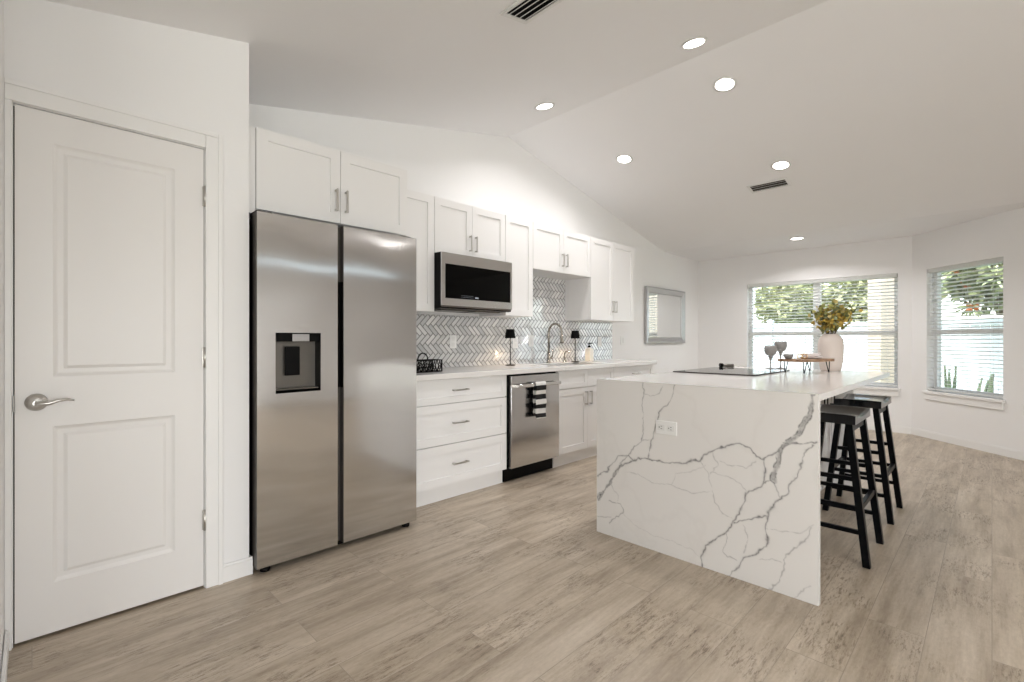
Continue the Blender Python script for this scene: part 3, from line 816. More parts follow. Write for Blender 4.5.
# waterfall slab with the vein pattern as a surface attribute
f_, cy_ = 480., 340.
def pix(u, v):
    """point of the slab's front face that the traced photo point lies on (used for its vein drawing only)"""
    l = (u - 512) / f_; d = IX0 / (.70711 * (1 + l)); return .70711 * d * (1 - l), CH - (v - cy_) / f_ * d
def cr(pts): return [pix(580 + x / 2.6214, 350 + y / 2.6214) for x, y in pts]
VE = [
 (cr([(612,112),(606,150),(590,185),(575,215),(548,240),(528,262),(520,290),(512,315),(506,338)]), .011, 1.),
 (cr([(528,258),(503,277),(480,285),(462,276),(448,258),(420,246),(395,248),(360,262),(325,275),(312,288),(280,295),(238,297),(200,290),(170,282),(140,290),(110,303),(90,322),(75,345),(62,370),(50,390)]), .0042, .9),
 (cr([(110,303),(90,322),(75,345),(62,370),(50,390)]), .009, .8),
 (cr([(618,236),(590,242),(560,240),(535,245)]), .003, .9),
 (cr([(606,245),(585,270),(578,310),(555,350),(540,375),(520,390),(505,410),(495,435),(490,460),(490,490),(485,515),(460,530),(430,545),(405,570),(386,592)]), .0038, .85),
 (cr([(505,410),(495,435),(490,460),(490,490),(485,515)]), .005, .9),
 (cr([(484,285),(486,310),(484,340),(470,358),(445,370),(437,380),(432,400),(415,420),(405,445),(398,462),(380,480),(350,498),(330,515),(320,540),(322,572)]), .0042, .9),
 (cr([(437,375),(432,400),(415,420),(405,445)]), .006, .9),
 (cr([(484,345),(505,340),(515,325)]), .003, .8), (cr([(405,455),(430,445),(455,440),(492,435)]), .004, .9),
 (cr([(505,340),(515,365),(525,385)]), .002, .6),
 (cr([(163,86),(165,120),(163,160),(165,205),(160,238),(140,262),(105,300)]), .0026, .75),
 (cr([(168,112),(185,121),(205,115),(215,98)]), .0018, .5),
 (cr([(250,88),(243,120),(225,145),(210,165),(200,190),(190,225),(185,255),(180,284)]), .0034, .85),
 (cr([(163,237),(183,237)]), .0018, .5),
 (cr([(48,332),(70,318),(85,300),(100,280),(130,275),(140,290)]), .003, .8),
 (cr([(76,395),(105,405),(114,425),(95,440),(80,455)]), .0028, .7), (cr([(48,440),(82,440)]), .002, .5), (cr([(75,345),(100,380),(98,400)]), .0018, .4),
 (cr([(115,430),(150,465),(190,485),(240,500),(290,520),(320,545)]), .0018, .28),
 (cr([(120,318),(165,330),(190,350),(240,355),(270,370),(310,375),(345,370)]), .002, .4),
 (cr([(312,290),(340,325),(345,370),(350,400),(375,430),(400,442)]), .0022, .45),
 (cr([(345,325),(360,300),(350,270)]), .002, .4), (cr([(365,290),(400,305),(440,308),(460,290)]), .002, .4),
 (cr([(240,355),(250,320),(290,318),(330,302)]), .0018, .35), (cr([(350,320),(390,335),(425,350),(440,372)]), .002, .4),
 (cr([(616,462),(570,480),(510,472),(490,472)]), .002, .4),
 (cr([(610,470),(590,500),(560,520),(535,550),(530,580),(520,610),(498,624)]), .0028, .6),
 (cr([(405,548),(385,545),(372,530),(385,505),(384,482)]), .0022, .55), (cr([(428,462),(440,495),(430,530)]), .002, .45),
 (cr([(465,545),(500,545),(527,556)]), .0018, .45), (cr([(560,652),(580,635),(602,618)]), .002, .45),
]
ny, nz = 400, 300
Y = np.linspace(IY0, IY1, ny + 1); Zz = np.linspace(0.001, IT, nz + 1)
YY, ZZ = np.meshgrid(Y, Zz, indexing='ij')
rs = np.random.RandomState(3)
def vn(P, Q, sc_, seed):
    r_ = np.random.RandomState(seed); g = r_.rand(64, 64)
    x = P * sc_; y = Q * sc_; xi = np.floor(x).astype(int); yi = np.floor(y).astype(int); fx = x - xi; fy = y - yi
    fx = fx * fx * (3 - 2 * fx); fy = fy * fy * (3 - 2 * fy); a = g[xi % 64, yi % 64]; b = g[(xi + 1) % 64, yi % 64]; c = g[xi % 64, (yi + 1) % 64]; d = g[(xi + 1) % 64, (yi + 1) % 64]
    return (a * (1 - fx) + b * fx) * (1 - fy) + (c * (1 - fx) + d * fx) * fy - .5
WY = YY + .016 * vn(YY, ZZ, 22, 1) + .008 * vn(YY, ZZ, 70, 2); WZ = ZZ + .016 * vn(YY, ZZ, 22, 4) + .008 * vn(YY, ZZ, 70, 5)
vein = np.zeros_like(YY)
wm = 1 + 1.3 * vn(YY, ZZ, 30, 8)
for pts, wd, st in VE:
    best = np.full_like(YY, 9.)
    for (a, b), (c, d) in zip(pts, pts[1:]):
        dx, dz = c - a, d - b; L2 = dx * dx + dz * dz + 1e-9
        tt = np.clip(((WY - a) * dx + (WZ - b) * dz) / L2, 0, 1)
        best = np.minimum(best, np.hypot(WY - a - tt * dx, WZ - b - tt * dz))
    ww = wd * wm
    if wd > .008:      # wide veins: pale body with darker broken rims
        v_ = st * (.7 * np.clip(1.2 - best / ww, 0, 1) + .8 * np.exp(-((best - ww * .75) / .0026) ** 2) * (vn(YY, ZZ, 45, 9) > -.12))
    else:
        v_ = st * np.exp(-(best / (ww * .78)) ** 2) + .10 * st * np.exp(-(best / (ww * 2.6)) ** 2)
    vein = np.maximum(vein, v_)
me = bpy.data.meshes.new('waterfall_panel')
X_a, X_b = IX0, IX0 + .03
vs = [(X_a, y, z) for y in Y for z in Zz]
idx = lambda i, k: i * (nz + 1) + k
fs = [(idx(i, k), idx(i, k + 1), idx(i + 1, k + 1), idx(i + 1, k)) for i in range(ny) for k in range(nz)]
nv = len(vs)
zb, zt = float(Zz[0]), float(Zz[-1])
vs += [(X_b, IY0, zb), (X_b, IY1, zb), (X_b, IY1, zt), (X_b, IY0, zt)]
fs += [(nv, nv + 1, nv + 2, nv + 3), tuple([idx(i, 0) for i in range(ny + 1)] + [nv + 1, nv]),
       tuple([idx(0, k) for k in range(nz, -1, -1)] + [nv, nv + 3]), tuple([idx(ny, k) for k in range(nz + 1)] + [nv + 2, nv + 1])]
o_ = Vector(t.location)
me.from_pydata([tuple(Vector(v) - o_) for v in vs], [], fs); me.materials.append(M['quartz_veined'])
at = me.attributes.new('vein', 'FLOAT', 'POINT')
at.data.foreach_set('value', np.concatenate([np.clip(vein, 0, 1).reshape(-1), np.zeros(4)]).astype(np.float32))
o = bpy.data.objects.new('waterfall_panel', me); col.objects.link(o); o.parent = t; o['label'] = 'white end slab with branching dark grey veins'
PY = .87
bm = new(); box(bm, IX0 + .032, IX1 - .03, PY + .02, IY1 - .03, .10, IT - .031); box(bm, IX0 + .032, IX1 - .03, PY + .05, IY1 - .09, .001, .10); obj('body', bm, M['cab'], t)
bm = new(); box(bm, IX1 - .028, IX1 - .003, .745, IY1 - .01, .001, IT - .031, .001); obj('end_panel', bm, M['cab'], t)
seams = [IX0 + .034, 3.055, 3.545, 4.035, 4.42]
for a, b, h in ((seams[0], seams[1], None), (seams[1], seams[2], None), (seams[2], seams[3], seams[3] - .045), (seams[3], seams[4], seams[3] + .045)):
    d_ = obj('door', shaker(a + .002, b - .002, .103, IT - .04, PY), M['cab'], t)
    if h is None: h = (b - .045) if a == seams[0] else a + .045
    bm = new(); pull(bm, h, PY, .735, .16, True); obj('handle', bm, M['blackmetal'], d_)
bm = new(); box(bm, 4.28, 4.29, PY - .032, PY - .024, .655, .815, .001)
for z in (.665, .805): box(bm, 4.28, 4.29, PY - .024, PY, z - .005, z + .005)
obj('handle', bm, M['blackmetal'], t)
# outlet on the waterfall face
oy, oz = pix(666.5, 427.7)
r = thing('outlet', 'white outlet plate lying sideways on the veined end of the island', 'outlet', (IX0, oy, oz))
bm = new(); box(bm, IX0 - .006, IX0 - .0005, oy - .06, oy + .06, oz - .036, oz + .036, .002); obj('cover_plate', bm, M['white'], r)
for s in (-1, 1):
    bm = new(); box(bm, IX0 - .0078, IX0 - .0062, oy + s * .027 - .02, oy + s * .027 + .02, oz - .016, oz + .016, .001)
    so = obj('socket', bm, M['white_metal'], r)
    bm = new()
    for q in (-.007, .006): box(bm, IX0 - .0083, IX0 - .0079, oy + s * .027 - .006, oy + s * .027 + .003, oz + q - .001, oz + q + .001)
    box(bm, IX0 - .0083, IX0 - .0079, oy + s * .027 + .008, oy + s * .027 + .013, oz - .0025, oz + .0025)
    obj('slots', bm, M['black'], so)

# cooktop
t = thing('cooktop', 'flat black glass cooktop set into the island top', 'cooktop', (3.7, 1.37, IT))
bm = new(); box(bm, 3.33, 4.07, 1.09, 1.655, IT + .0005, IT + .008, .002); obj('glass_surface', bm, M['blackglass'], t)
for x in (3.327, 4.0702):
    bm = new(); box(bm, x, x + .0028, 1.088, 1.657, IT + .0005, IT + .0075); obj('trim', bm, M['sinksteel'], t)
for x, y, r_ in ((3.52, 1.24, .09), (3.52, 1.51, .075), (3.88, 1.24, .075), (3.88, 1.51, .09)):
    n = 40; bm = new()
    a = [bm.verts.new((x + r_ * math.cos(2 * PI * k / n), y + r_ * math.sin(2 * PI * k / n), IT + .0084)) for k in range(n)]
    b = [bm.verts.new((x + (r_ - .002) * math.cos(2 * PI * k / n), y + (r_ - .002) * math.sin(2 * PI * k / n), IT + .0084)) for k in range(n)]
    for k in range(n): bm.faces.new((a[k], a[(k + 1) % n], b[(k + 1) % n], b[k]))
    obj('burner_ring', bm, M['white_metal'], t)
# small dark item lying at the far corner
t = thing('pepper_mill', 'small black and grey cylinder lying on the far left corner of the island top', 'mill', (4.22, 1.60, IT))
bm = new(); tube(bm, [(4.180, 1.655, IT + .019), (4.198, 1.637, IT + .019)], .018, 16); obj('cap', bm, M['black'], t)
bm = new(); tube(bm, [(4.1985, 1.6365, IT + .017), (4.22, 1.615, IT + .016), (4.262, 1.573, IT + .016)], [.013, .015, .0155], 16); obj('body', bm, M['darksteel'], t)

# ------------------------------------------------------------------ tray with legs and what stands on it
Nn = Vector((3.74, .918)); ang = math.radians(-17); ca, sa = math.cos(ang), math.sin(ang)
def tp(a, b): return Nn.x + a * ca - b * sa, Nn.y + a * sa + b * ca
TL, TW, TZ = .385, .175, IT + .082
t = thing('serving_tray', 'wooden riser tray on black hairpin legs on the island', 'tray', (*tp(TL / 2, TW / 2), IT))
bm = new(); pl = []
n = 10
for k in range(n + 1): pl.append((TL * k / n, .004 * math.sin(k * 1.9)))
for k in range(1, 5): pl.append((TL + .004 * math.sin(k * 2), TW * k / 5))
for k in range(n + 1): pl.append((TL * (1 - k / n), TW + .004 * math.sin(k * 1.3 + 1)))
for k in range(1, 5): pl.append((.003 * math.sin(k * 2), TW * (1 - k / 5)))
hexa(bm, [(*tp(a, b), TZ) for a, b in pl], [(*tp(a, b), TZ + .019) for a, b in pl])
obj('board', bm, M['board'], t)
for a, b, s in ((.06, .02, -1), (TL - .05, .02, 1), (.06, TW - .02, -1), (TL - .05, TW - .02, 1)):
    bm = new(); x, y = tp(a + s * .012, b); p = tp(a - .022, b); q = tp(a + .022, b)
    tube(bm, [(*p, TZ), (x - .004 * ca, y - .004 * sa, IT + .008), (x, y, IT + .004), (x + .004 * ca, y + .004 * sa, IT + .008), (*q, TZ)], .0033, 8)
    obj('leg', bm, M['blackmetal'], t)
TT = TZ + .0195
x, y = tp(.24, .088)
bm = new(); lathe(bm, [(0, 0), (.05, 0), (.062, .004), (.082, .012), (.08, .014), (.05, .006), (0, .005)], (x, y, TT), 40)
tag(obj('plate', bm, M['plate'], loc=(x, y, TT)), 'pale round plate on the wooden tray', 'plate')
bm = new(); lathe(bm, [(0, 0), (.03, 0), (.052, .012), (.066, .03), (.064, .031), (.05, .014), (.03, .004), (0, .004)], (x, y, TT + .0065), 40)
tag(obj('bowl', bm, M['plate'], loc=(x, y, TT + .0065)), 'shallow pale bowl stacked on the plate on the tray', 'bowl')
x, y = tp(.045, .13)
bm = new(); lathe(bm, [(0, 0), (.016, 0), (.028, .01), (.033, .025), (.031, .034), (.029, .034), (.03, .025), (.02, .008), (0, .006)], (x, y, TT), 28)
tag(obj('bowl', bm, M['stone'], loc=(x, y, TT)), 'little dark grey bowl on the left end of the tray', 'bowl')
for i, (a, b, lb) in enumerate(((.055, .055, 'small gold ring nearest the left end of the tray'), (.105, .05, 'small gold ring beside the pale plate on the tray'))):
    x, y = tp(a, b); bm = new()
    tube(bm, [(x, y + .016 * math.cos(2 * PI * k / 20), TT + .019 + .016 * math.sin(2 * PI * k / 20)) for k in range(21)], .003, 8, cap=False)
    tag(obj('napkin_ring', bm, M['gold'], loc=(x, y, TT)), lb, 'ring', 'gold napkin rings')

# goblets
def goblet(lb, x, y, H):
    t = thing('goblet', lb, 'goblet', (x, y, IT), 'grey goblets')
    bm = new(); lathe(bm, [(0, 0), (.036, 0), (.036, .003), (.008, .008), (.0045, .02), (.0055, H - .13), (.012, H - .10), (.020, H - .085), (0, H - .085)], (x, y, IT + .0005), 28); obj('stem', bm, M['stone'], t)
    bm = new(); lathe(bm, [(0, H - .0845), (.020, H - .083), (.036, H - .070), (.046, H - .045), (.047, H - .02), (.042, H), (.040, H), (.044, H - .02), (.043, H - .043), (.033, H - .064), (0, H - .074)], (x, y, IT + .0005), 28); obj('bowl', bm, M['stone'], t)
goblet('shorter grey goblet at the left of the wooden tray', 4.285, 1.285, .188)
goblet('taller grey goblet directly behind the left end of the wooden tray', 4.375, 1.235, .225)

# vase and branches
vx, vy = 4.33, .875
bm = new()
lathe(bm, [(0, 0), (.062, 0), (.068, .006), (.078, .07), (.083, .13), (.085, .19), (.080, .235), (.066, .262), (.052, .274), (.05, .282), (.046, .282), (.047, .27), (.06, .255), (.074, .23), (.078, .19), (.07, .06), (.055, .01), (0, .01)], (vx, vy, IT + .0005), 48)
tag(obj('vase', bm, M['ceramic'], loc=(vx, vy, IT)), 'tall off-white ceramic vase holding leafy branches on the island', 'vase')
t = thing('leafy_branches', 'bunch of olive green leafy branches standing in the white vase', 'branches', (vx, vy, IT + .02))
rr = random.Random(11)
def leafq(bm, p, d, nrm, L, W):
    s = d.cross(nrm).normalized() * W / 2; n_ = nrm.normalized() * L * .08
    a = bm.verts.new(p); b = bm.verts.new(p + d * L * .35 + s + n_); c = bm.verts.new(p + d * L * .75 + s * .8 + n_); e = bm.verts.new(p + d * L); f = bm.verts.new(p + d * L * .75 - s * .8 + n_); g = bm.verts.new(p + d * L * .35 - s + n_); m1 = bm.verts.new(p + d * L * .5)
    for q in ((a, b, m1), (b, c, m1), (c, e, m1), (e, f, m1), (f, g, m1), (g, a, m1)):
        fc = bm.faces.new(q); fc.smooth = True
nb = 22
lat = Vector((.7071, -.7071, 0)); dep = Vector((.7071, .7071, 0))
for b in range(nb):
    th = 2 * PI * b / nb + rr.uniform(-.2, .2); sp = rr.uniform(.2, 1)
    rad = .185 * sp; H = rr.uniform(.15, .25) * (1.1 - .35 * sp)
    top = Vector((vx, vy, IT + .28)) + lat * rad * math.cos(th) + dep * rad * .75 * math.sin(th) + Vector((0, 0, H))
    base = Vector((vx, vy, IT + .04)) - lat * .03 * math.cos(th) - dep * .03 * math.sin(th)
    neck = Vector((vx, vy, IT + .285)) + lat * .028 * math.cos(th) + dep * .028 * math.sin(th)
    path = []
    for k in range(11):
        q = k / 10
        if q < .45: p = base.lerp(neck, q / .45)
        else:
            u_ = (q - .45) / .55; hz_ = neck.lerp(top, u_); hz_.z = neck.z + (top.z - neck.z) * (u_ ** .75); p = hz_
        path.append(p)
    bm = new(); tube(bm, path, [.0025 - .0015 * k / 10 for k in range(11)], 6); br = obj('branch', bm, M['bark'], t)
    bm = new()
    for k in range(25):
        q = .46 + .54 * (k + rr.random()) / 25; i0 = min(9, int(q * 10)); p = path[i0].lerp(path[i0 + 1], q * 10 - i0) + Vector((rr.gauss(0, .016), rr.gauss(0, .016), rr.gauss(0, .013)))
        d = Vector((rr.uniform(-1, 1), rr.uniform(-1, 1), rr.uniform(-.3, .9))).normalized(); nn = Vector((rr.uniform(-1, 1), rr.uniform(-1, 1), rr.uniform(-1, 1))).normalized()
        if (p - Vector((vx, vy, p.z))).length > .02 and p.z > IT + .30 and abs(d.dot(nn)) < .9: leafq(bm, p, d, nn, rr.uniform(.028, .042), rr.uniform(.022, .032))
    if len(bm.verts): obj('leaves', bm, M['leaf'], br, fix=False)
    else: bm.free()

# ------------------------------------------------------------------ stools
def stool():
    t = thing('bar_stool', 'black wooden saddle-seat bar stool nearest the camera, at the island', 'stool', (0, 0, 0), 'black bar stools')
    hx, hy, H = .212, .128, .74
    bm = new(); nx, ny = 20, 8; top = []; bot = []
    for i in range(nx + 1):
        x = -hx + 2 * hx * i / nx; zz = .022 * (abs(x) / hx) ** 2
        top.append([bm.verts.new((x, -hy + 2 * hy * j / ny, H + zz - .004 * (abs(2 * j / ny - 1) ** 6))) for j in range(ny + 1)])
        bot.append([bm.verts.new((x, -hy + 2 * hy * j / ny, H - .026)) for j in range(ny + 1)])
    for i in range(nx):
        for j in range(ny):
            f = bm.faces.new((top[i][j], top[i + 1][j], top[i + 1][j + 1], top[i][j + 1])); f.smooth = True
            bm.faces.new((bot[i][j], bot[i][j + 1], bot[i + 1][j + 1], bot[i + 1][j]))
    for i in range(nx):
        bm.faces.new((top[i][0], bot[i][0], bot[i + 1][0], top[i + 1][0])); bm.faces.new((top[i][ny], top[i + 1][ny], bot[i + 1][ny], bot[i][ny]))
    for j in range(ny):
        bm.faces.new((top[0][j], top[0][j + 1], bot[0][j + 1], bot[0][j])); bm.faces.new((top[nx][j], bot[nx][j], bot[nx][j + 1], top[nx][j + 1]))
    obj('seat', bm, M['stoolseat'], t)
    tX, tY, fX, fY = .172, .092, .205, .175
    P = lambda sx, sy, z: (sx * (fX + (tX - fX) * z / H), sy * (fY + (tY - fY) * z / H), z)
    for sx in (-1, 1):
        for sy in (-1, 1):
            bm = new(); bar(bm, P(sx, sy, 0.001), P(sx, sy, H - .027), .036, .032); obj('leg', bm, M['stoolwood'], t)
    for sx in (-1, 1):
        for z in (.165, .285, .43):
            a, b = P(sx, -1, z), P(sx, 1, z)
            bm = new(); box(bm, a[0] - .010, a[0] + .010, a[1] + .017, b[1] - .017, z - .011, z + .011, .002); obj('rung', bm, M['stoolwood'], t)
    for sy in (-1, 1):
        z = .29; a, b = P(-1, sy, z), P(1, sy, z)
        bm = new(); box(bm, a[0] + .019, b[0] - .019, a[1] - .011, a[1] + .011, z - .014, z + .014, .002); obj('rung', bm, M['stoolwood'], t)
        bm = new(); z = H - .05; a, b = P(-1, sy, z), P(1, sy, z); box(bm, a[0] + .019, b[0] - .019, a[1] - .009, a[1] + .009, z - .02, z + .02); obj('apron', bm, M['stoolwood'], t)
    return t
s1 = stool()
dup(s1, (4.005, .622, 0), label='black wooden saddle-seat bar stool farther back, behind the nearer stool')
s1.location = (3.19, .622, 0)

# ------------------------------------------------------------------ counter objects
def table_lamp(x, y, label):
    z = .9145
    t = thing('table_lamp', label, 'lamp', (x, y, z), 'slim black table lamps')
    bm = new(); lathe(bm, [(0, 0), (.048, 0), (.048, .006), (.006, .009), (.005, .02), (.005, .30), (0, .30)], (x, y, z), 28); obj('stem', bm, M['blackmetal'], t)
    bm = new(); lathe(bm, [(.05, .252), (.0375, .336), (.034, .336), (.046, .253), (.05, .252)], (x, y, z), 32)
    n = 32
    obj('lamp_shade', bm, M['shade'], t)
    bm = new(); lathe(bm, [(0, .3), (.012, .3), (.016, .30), (.016, .31), (0, .312)], (x, y, z), 16); obj('bulb', bm, M['bulb'], t)
    L = bpy.data.lights.new('lamp_glow', 'POINT'); L.energy = 3.6; L.color = (1, .72, .45); L.shadow_soft_size = .012
    o = bpy.data.objects.new('lamp_glow', L); col.objects.link(o); o.parent = t; o.location = (0, 0, .285)
table_lamp(3.137, 3.16, 'slim table lamp with black shade standing left of the sink')
table_lamp(4.125, 3.165, 'slim table lamp with black shade standing right of the faucet')
# soap bottle
bx_, by_ = 4.40, 3.18
t = thing('soap_bottle', 'cream pump bottle with black top, right of the right-hand lamp', 'bottle', (bx_, by_, .9145))
bm = new(); box(bm, bx_ - .036, bx_ + .036, by_ - .036, by_ + .036, .9147, 1.055, .008, seg=3); lathe(bm, [(.02, 0), (.02, .014), (0, .014)], (bx_, by_, 1.053), 18); obj('body', bm, M['cream'], t)
bm = new(); lathe(bm, [(0, 0), (.017, 0), (.017, .018), (.006, .02), (.006, .042), (0, .042)], (bx_, by_, 1.067), 16); box(bm, bx_ - .008, bx_ + .008, by_ - .04, by_ + .01, 1.109, 1.119, .002); obj('pump', bm, M['black'], t)
# openwork black box with ring handle
cx0, cx1, cy0, cy1, cz0, cz1 = 1.935, 2.17, 2.905, 3.03, .915, 1.005
t = thing('countertop_caddy', 'black openwork box with a ring handle on the counter beside the refrigerator', 'caddy', ((cx0 + cx1) / 2, (cy0 + cy1) / 2, .915))
bm = new(); wb = .007
for z0, z1 in ((cz0, cz0 + wb), (cz1 - wb, cz1)):
    box(bm, cx0, cx1, cy0, cy0 + wb, z0, z1); box(bm, cx0, cx1, cy1 - wb, cy1, z0, z1); box(bm, cx0, cx0 + wb, cy0 + wb, cy1 - wb, z0, z1); box(bm, cx1 - wb, cx1, cy0 + wb, cy1 - wb, z0, z1)
for x in (cx0, cx1 - wb):
    for y in (cy0, cy1 - wb): box(bm, x, x + wb, y, y + wb, cz0 + wb, cz1 - wb)
box(bm, cx0 + wb, cx1 - wb, cy0 + wb, cy1 - wb, cz0, cz0 + .004)
obj('frame', bm, M['black'], t)
n = 5; dxx = (cx1 - cx0) / n
for y in (cy0 + .0035, cy1 - .0035):
    bm = new()
    for k in range(n):
        x = cx0 + k * dxx
        tube(bm, [(x + .003, y, cz0 + .005), (x + dxx / 2, y, cz1 - .006), (x + dxx - .003, y, cz0 + .005)], .0042, 6)
        tube(bm, [(x + .003, y, cz1 - .008), (x + dxx / 2, y, cz0 + .012), (x + dxx - .003, y, cz1 - .008)], .003, 6)
        tube(bm, [(x + dxx / 2 + .012 * math.cos(2 * PI * q / 12), y, (cz0 + cz1) / 2 - .012 + .012 * math.sin(2 * PI * q / 12)) for q in range(13)], .0028, 6)
    obj('lattice', bm, M['black'], t)
bm = new(); mxc = (cx0 + cx1) / 2 - .015; tube(bm, [(mxc + .042 * math.cos(a), (cy0 + cy1) / 2, cz1 + .006 + .042 * math.sin(a)) for a in [PI * (-.12 + 1.24 * k / 16) for k in range(17)]], .0048, 10); obj('ring_handle', bm, M['black'], t)
bm = new(); box(bm, cx0 + wb, cx1 - wb, (cy0 + cy1) / 2 - .004, (cy0 + cy1) / 2 + .004, cz1 - .008, cz1); obj('cross_bar', bm, M['black'], t)

# ------------------------------------------------------------------ wall mirror
t = thing('wall_mirror', 'rectangular mirror with wide sloping silver frame on the wall right of the cabinets', 'mirror', (6.47, KW, 1.11))
X0, X1, Z0, Z1 = 5.90, 7.05, 1.105, 1.885
yw = KW - .001; fw = .085
bm = new()
def fr(a0, a1, b0, b1, y0, y1):
    """mitred sloping frame between outer rect inset a0 at y0 and inner inset a1 at y1"""
    A = [(X0 + a0, y0, Z0 + a0), (X1 - a0, y0, Z0 + a0), (X1 - a0, y0, Z1 - a0), (X0 + a0, y0, Z1 - a0)]
    B = [(X0 + a1, y1, Z0 + a1), (X1 - a1, y1, Z0 + a1), (X1 - a1, y1, Z1 - a1), (X0 + a1, y1, Z1 - a1)]
    for k in range(4): bm.faces.new([bm.verts.new(p) for p in (A[k], A[(k + 1) % 4], B[(k + 1) % 4], B[k])])
fr(0, 0, 0, 0, yw, yw - .04); fr(0, .02, 0, 0, yw - .04, yw - .045); fr(.02, fw - .015, 0, 0, yw - .045, yw - .018); fr(fw - .015, fw, 0, 0, yw - .018, yw - .022); fr(fw, fw, 0, 0, yw - .022, yw)
bmesh.ops.remove_doubles(bm, verts=bm.verts[:], dist=.0001)
obj('frame', bm, M['silver'], t)
bm = new(); box(bm, X0 + fw, X1 - fw, yw - .012, yw - .002, Z0 + fw, Z1 - fw); obj('glass', bm, M['mirror'], t)

# ------------------------------------------------------------------ ceiling lights and vents
def downlight(label, x, y, first=None):
    z = cz(x); rot = (0, -SLL, 0) if x < RX else ((0, SLR, 0) if x < SX else (0, 0, 0))
    if first is not None: return dup(first, (x, y, z), rot, label)
    t = thing('recessed_light', label, 'light', (0, 0, 0), 'round recessed ceiling lights')
    bm = new(); lathe(bm, [(.070, -.0005), (.084, -.001), (.085, -.004), (.070, -.007), (.062, -.004), (.070, -.0005)], n=40); obj('trim_ring', bm, M['white_metal'], t)
    bm = new(); lathe(bm, [(0, -.0055), (.063, -.0045)], n=40); obj('lens', bm, M['bulb'], t, fix=False)
    L = bpy.data.lights.new('downlight', 'AREA'); L.shape = 'DISK'; L.size = .14; L.energy = LAMP_W; L.color = (1, .975, .98); L.spread = math.radians(150)
    o = bpy.data.objects.new('downlight', L); col.objects.link(o); o.parent = t; o.location = (0, 0, -.012)
    t.location = (x, y, z); t.rotation_euler = rot; return t
d1_ = downlight('round lit downlight left of the ridge, nearest the kitchen wall cabinets', 2.98, 2.60)
downlight('round lit downlight just left of the ridge, topmost in view', 3.055, 1.375, d1_)
downlight('round lit downlight just right of the ridge, beside the topmost one', 3.655, 1.41, d1_)
downlight('round lit downlight on the right slope nearest the kitchen wall', 4.154, 2.58, d1_)
downlight('round lit downlight on the right slope just above the small vent', 4.914, 1.385, d1_)
b6 = downlight('flush downlight on the flat ceiling strip by the back window', 6.75, 1.72, d1_)
for ch in [c for c in bpy.data.objects if c.parent == b6 and c.type == 'LIGHT']: ch.data = ch.data.copy(); ch.data.energy = 17
for x, y, w_ in ((1.2, -.9, 'left'), (1.2, -2.6, 'left far'), (4.4, -2.4, 'right far')):  # extra downlights behind the camera, added to light the room
    downlight('round lit downlight over the living side of the room, %s of centre' % w_, x, y, d1_)

def vent(label, x, y, Lx, Ly, blades, dark):
    """ceiling register: frame, dark throat and angled blades running along y"""
    t = thing('ceiling_vent', label, 'vent', (0, 0, 0), 'white ceiling air vents')
    hx, hy = Lx / 2, Ly / 2; b = .024
    bm = new(); box(bm, -hx, -hx + b, -hy, hy, -.008, -.0005, .002); box(bm, hx - b, hx, -hy, hy, -.008, -.0005, .002)
    box(bm, -hx + b, hx - b, -hy, -hy + b, -.008, -.0005, .002); box(bm, -hx + b, hx - b, hy - b, hy, -.008, -.0005, .002); obj('frame', bm, M['white_metal'], t)
    bm = new(); box(bm, -hx + b, hx - b, -hy + b, hy - b, -.002, -.0006); obj('throat', bm, dark, t)
    for k in range(blades):
        x0 = -hx + b + (2 * (hx - b)) * (k + .5) / blades
        bm = new(); bl = .011
        hexa(bm, [(x0 - bl, -hy + b, -.014), (x0 - bl, hy - b, -.014), (x0 + bl, hy - b, -.004), (x0 + bl, -hy + b, -.004)],
             [(x0 - bl, -hy + b, -.0125), (x0 - bl, hy - b, -.0125), (x0 + bl, hy - b, -.0025), (x0 + bl, -hy + b, -.0025)])
        obj('blade', bm, M['white_metal'], t)
    t.location = (x, y, cz(x)); t.rotation_euler = (0, -SLL, 0) if x < RX else (0, SLR, 0); return t
vent('long white ceiling vent with dark slots at the top edge of the photo', 1.765, 1.55, .20, .42, 4, M['black'])
vent('small white ceiling vent on the right slope below a downlight', 5.23, 1.585, .17, .37, 3, M['gap'])

# outlet on the bay wall at the right edge
t = thing('outlet', 'white outlet plate low on the right wall beside the single window', 'outlet', (0, 0, 0))
bm = new(); box(bm, 1.262, 1.334, -.006, -.0005, .42, .535, .002); obj('cover_plate', bm, M['white'], t)
bm = new(); box(bm, 1.282, 1.314, -.0078, -.0062, .432, .47); box(bm, 1.282, 1.314, -.0078, -.0062, .485, .523); obj('socket', bm, M['white_metal'], t)
t.location = LY; t.rotation_euler = (0, 0, RY)

# ------------------------------------------------------------------ garden
bm = new(); box(bm, 7.9, 30, -18, 20, -.2, -.15); box(bm, -12, 7.9, -18, -4.3, -.2, -.15)
tag(obj('lawn', bm, M['grass'], loc=(0, 0, -.15)), 'green lawn outside the windows', 'lawn', kind='stuff')
def at(lat_, d): return Vector((.7071 * (d + lat_), .7071 * (d - lat_), 0))
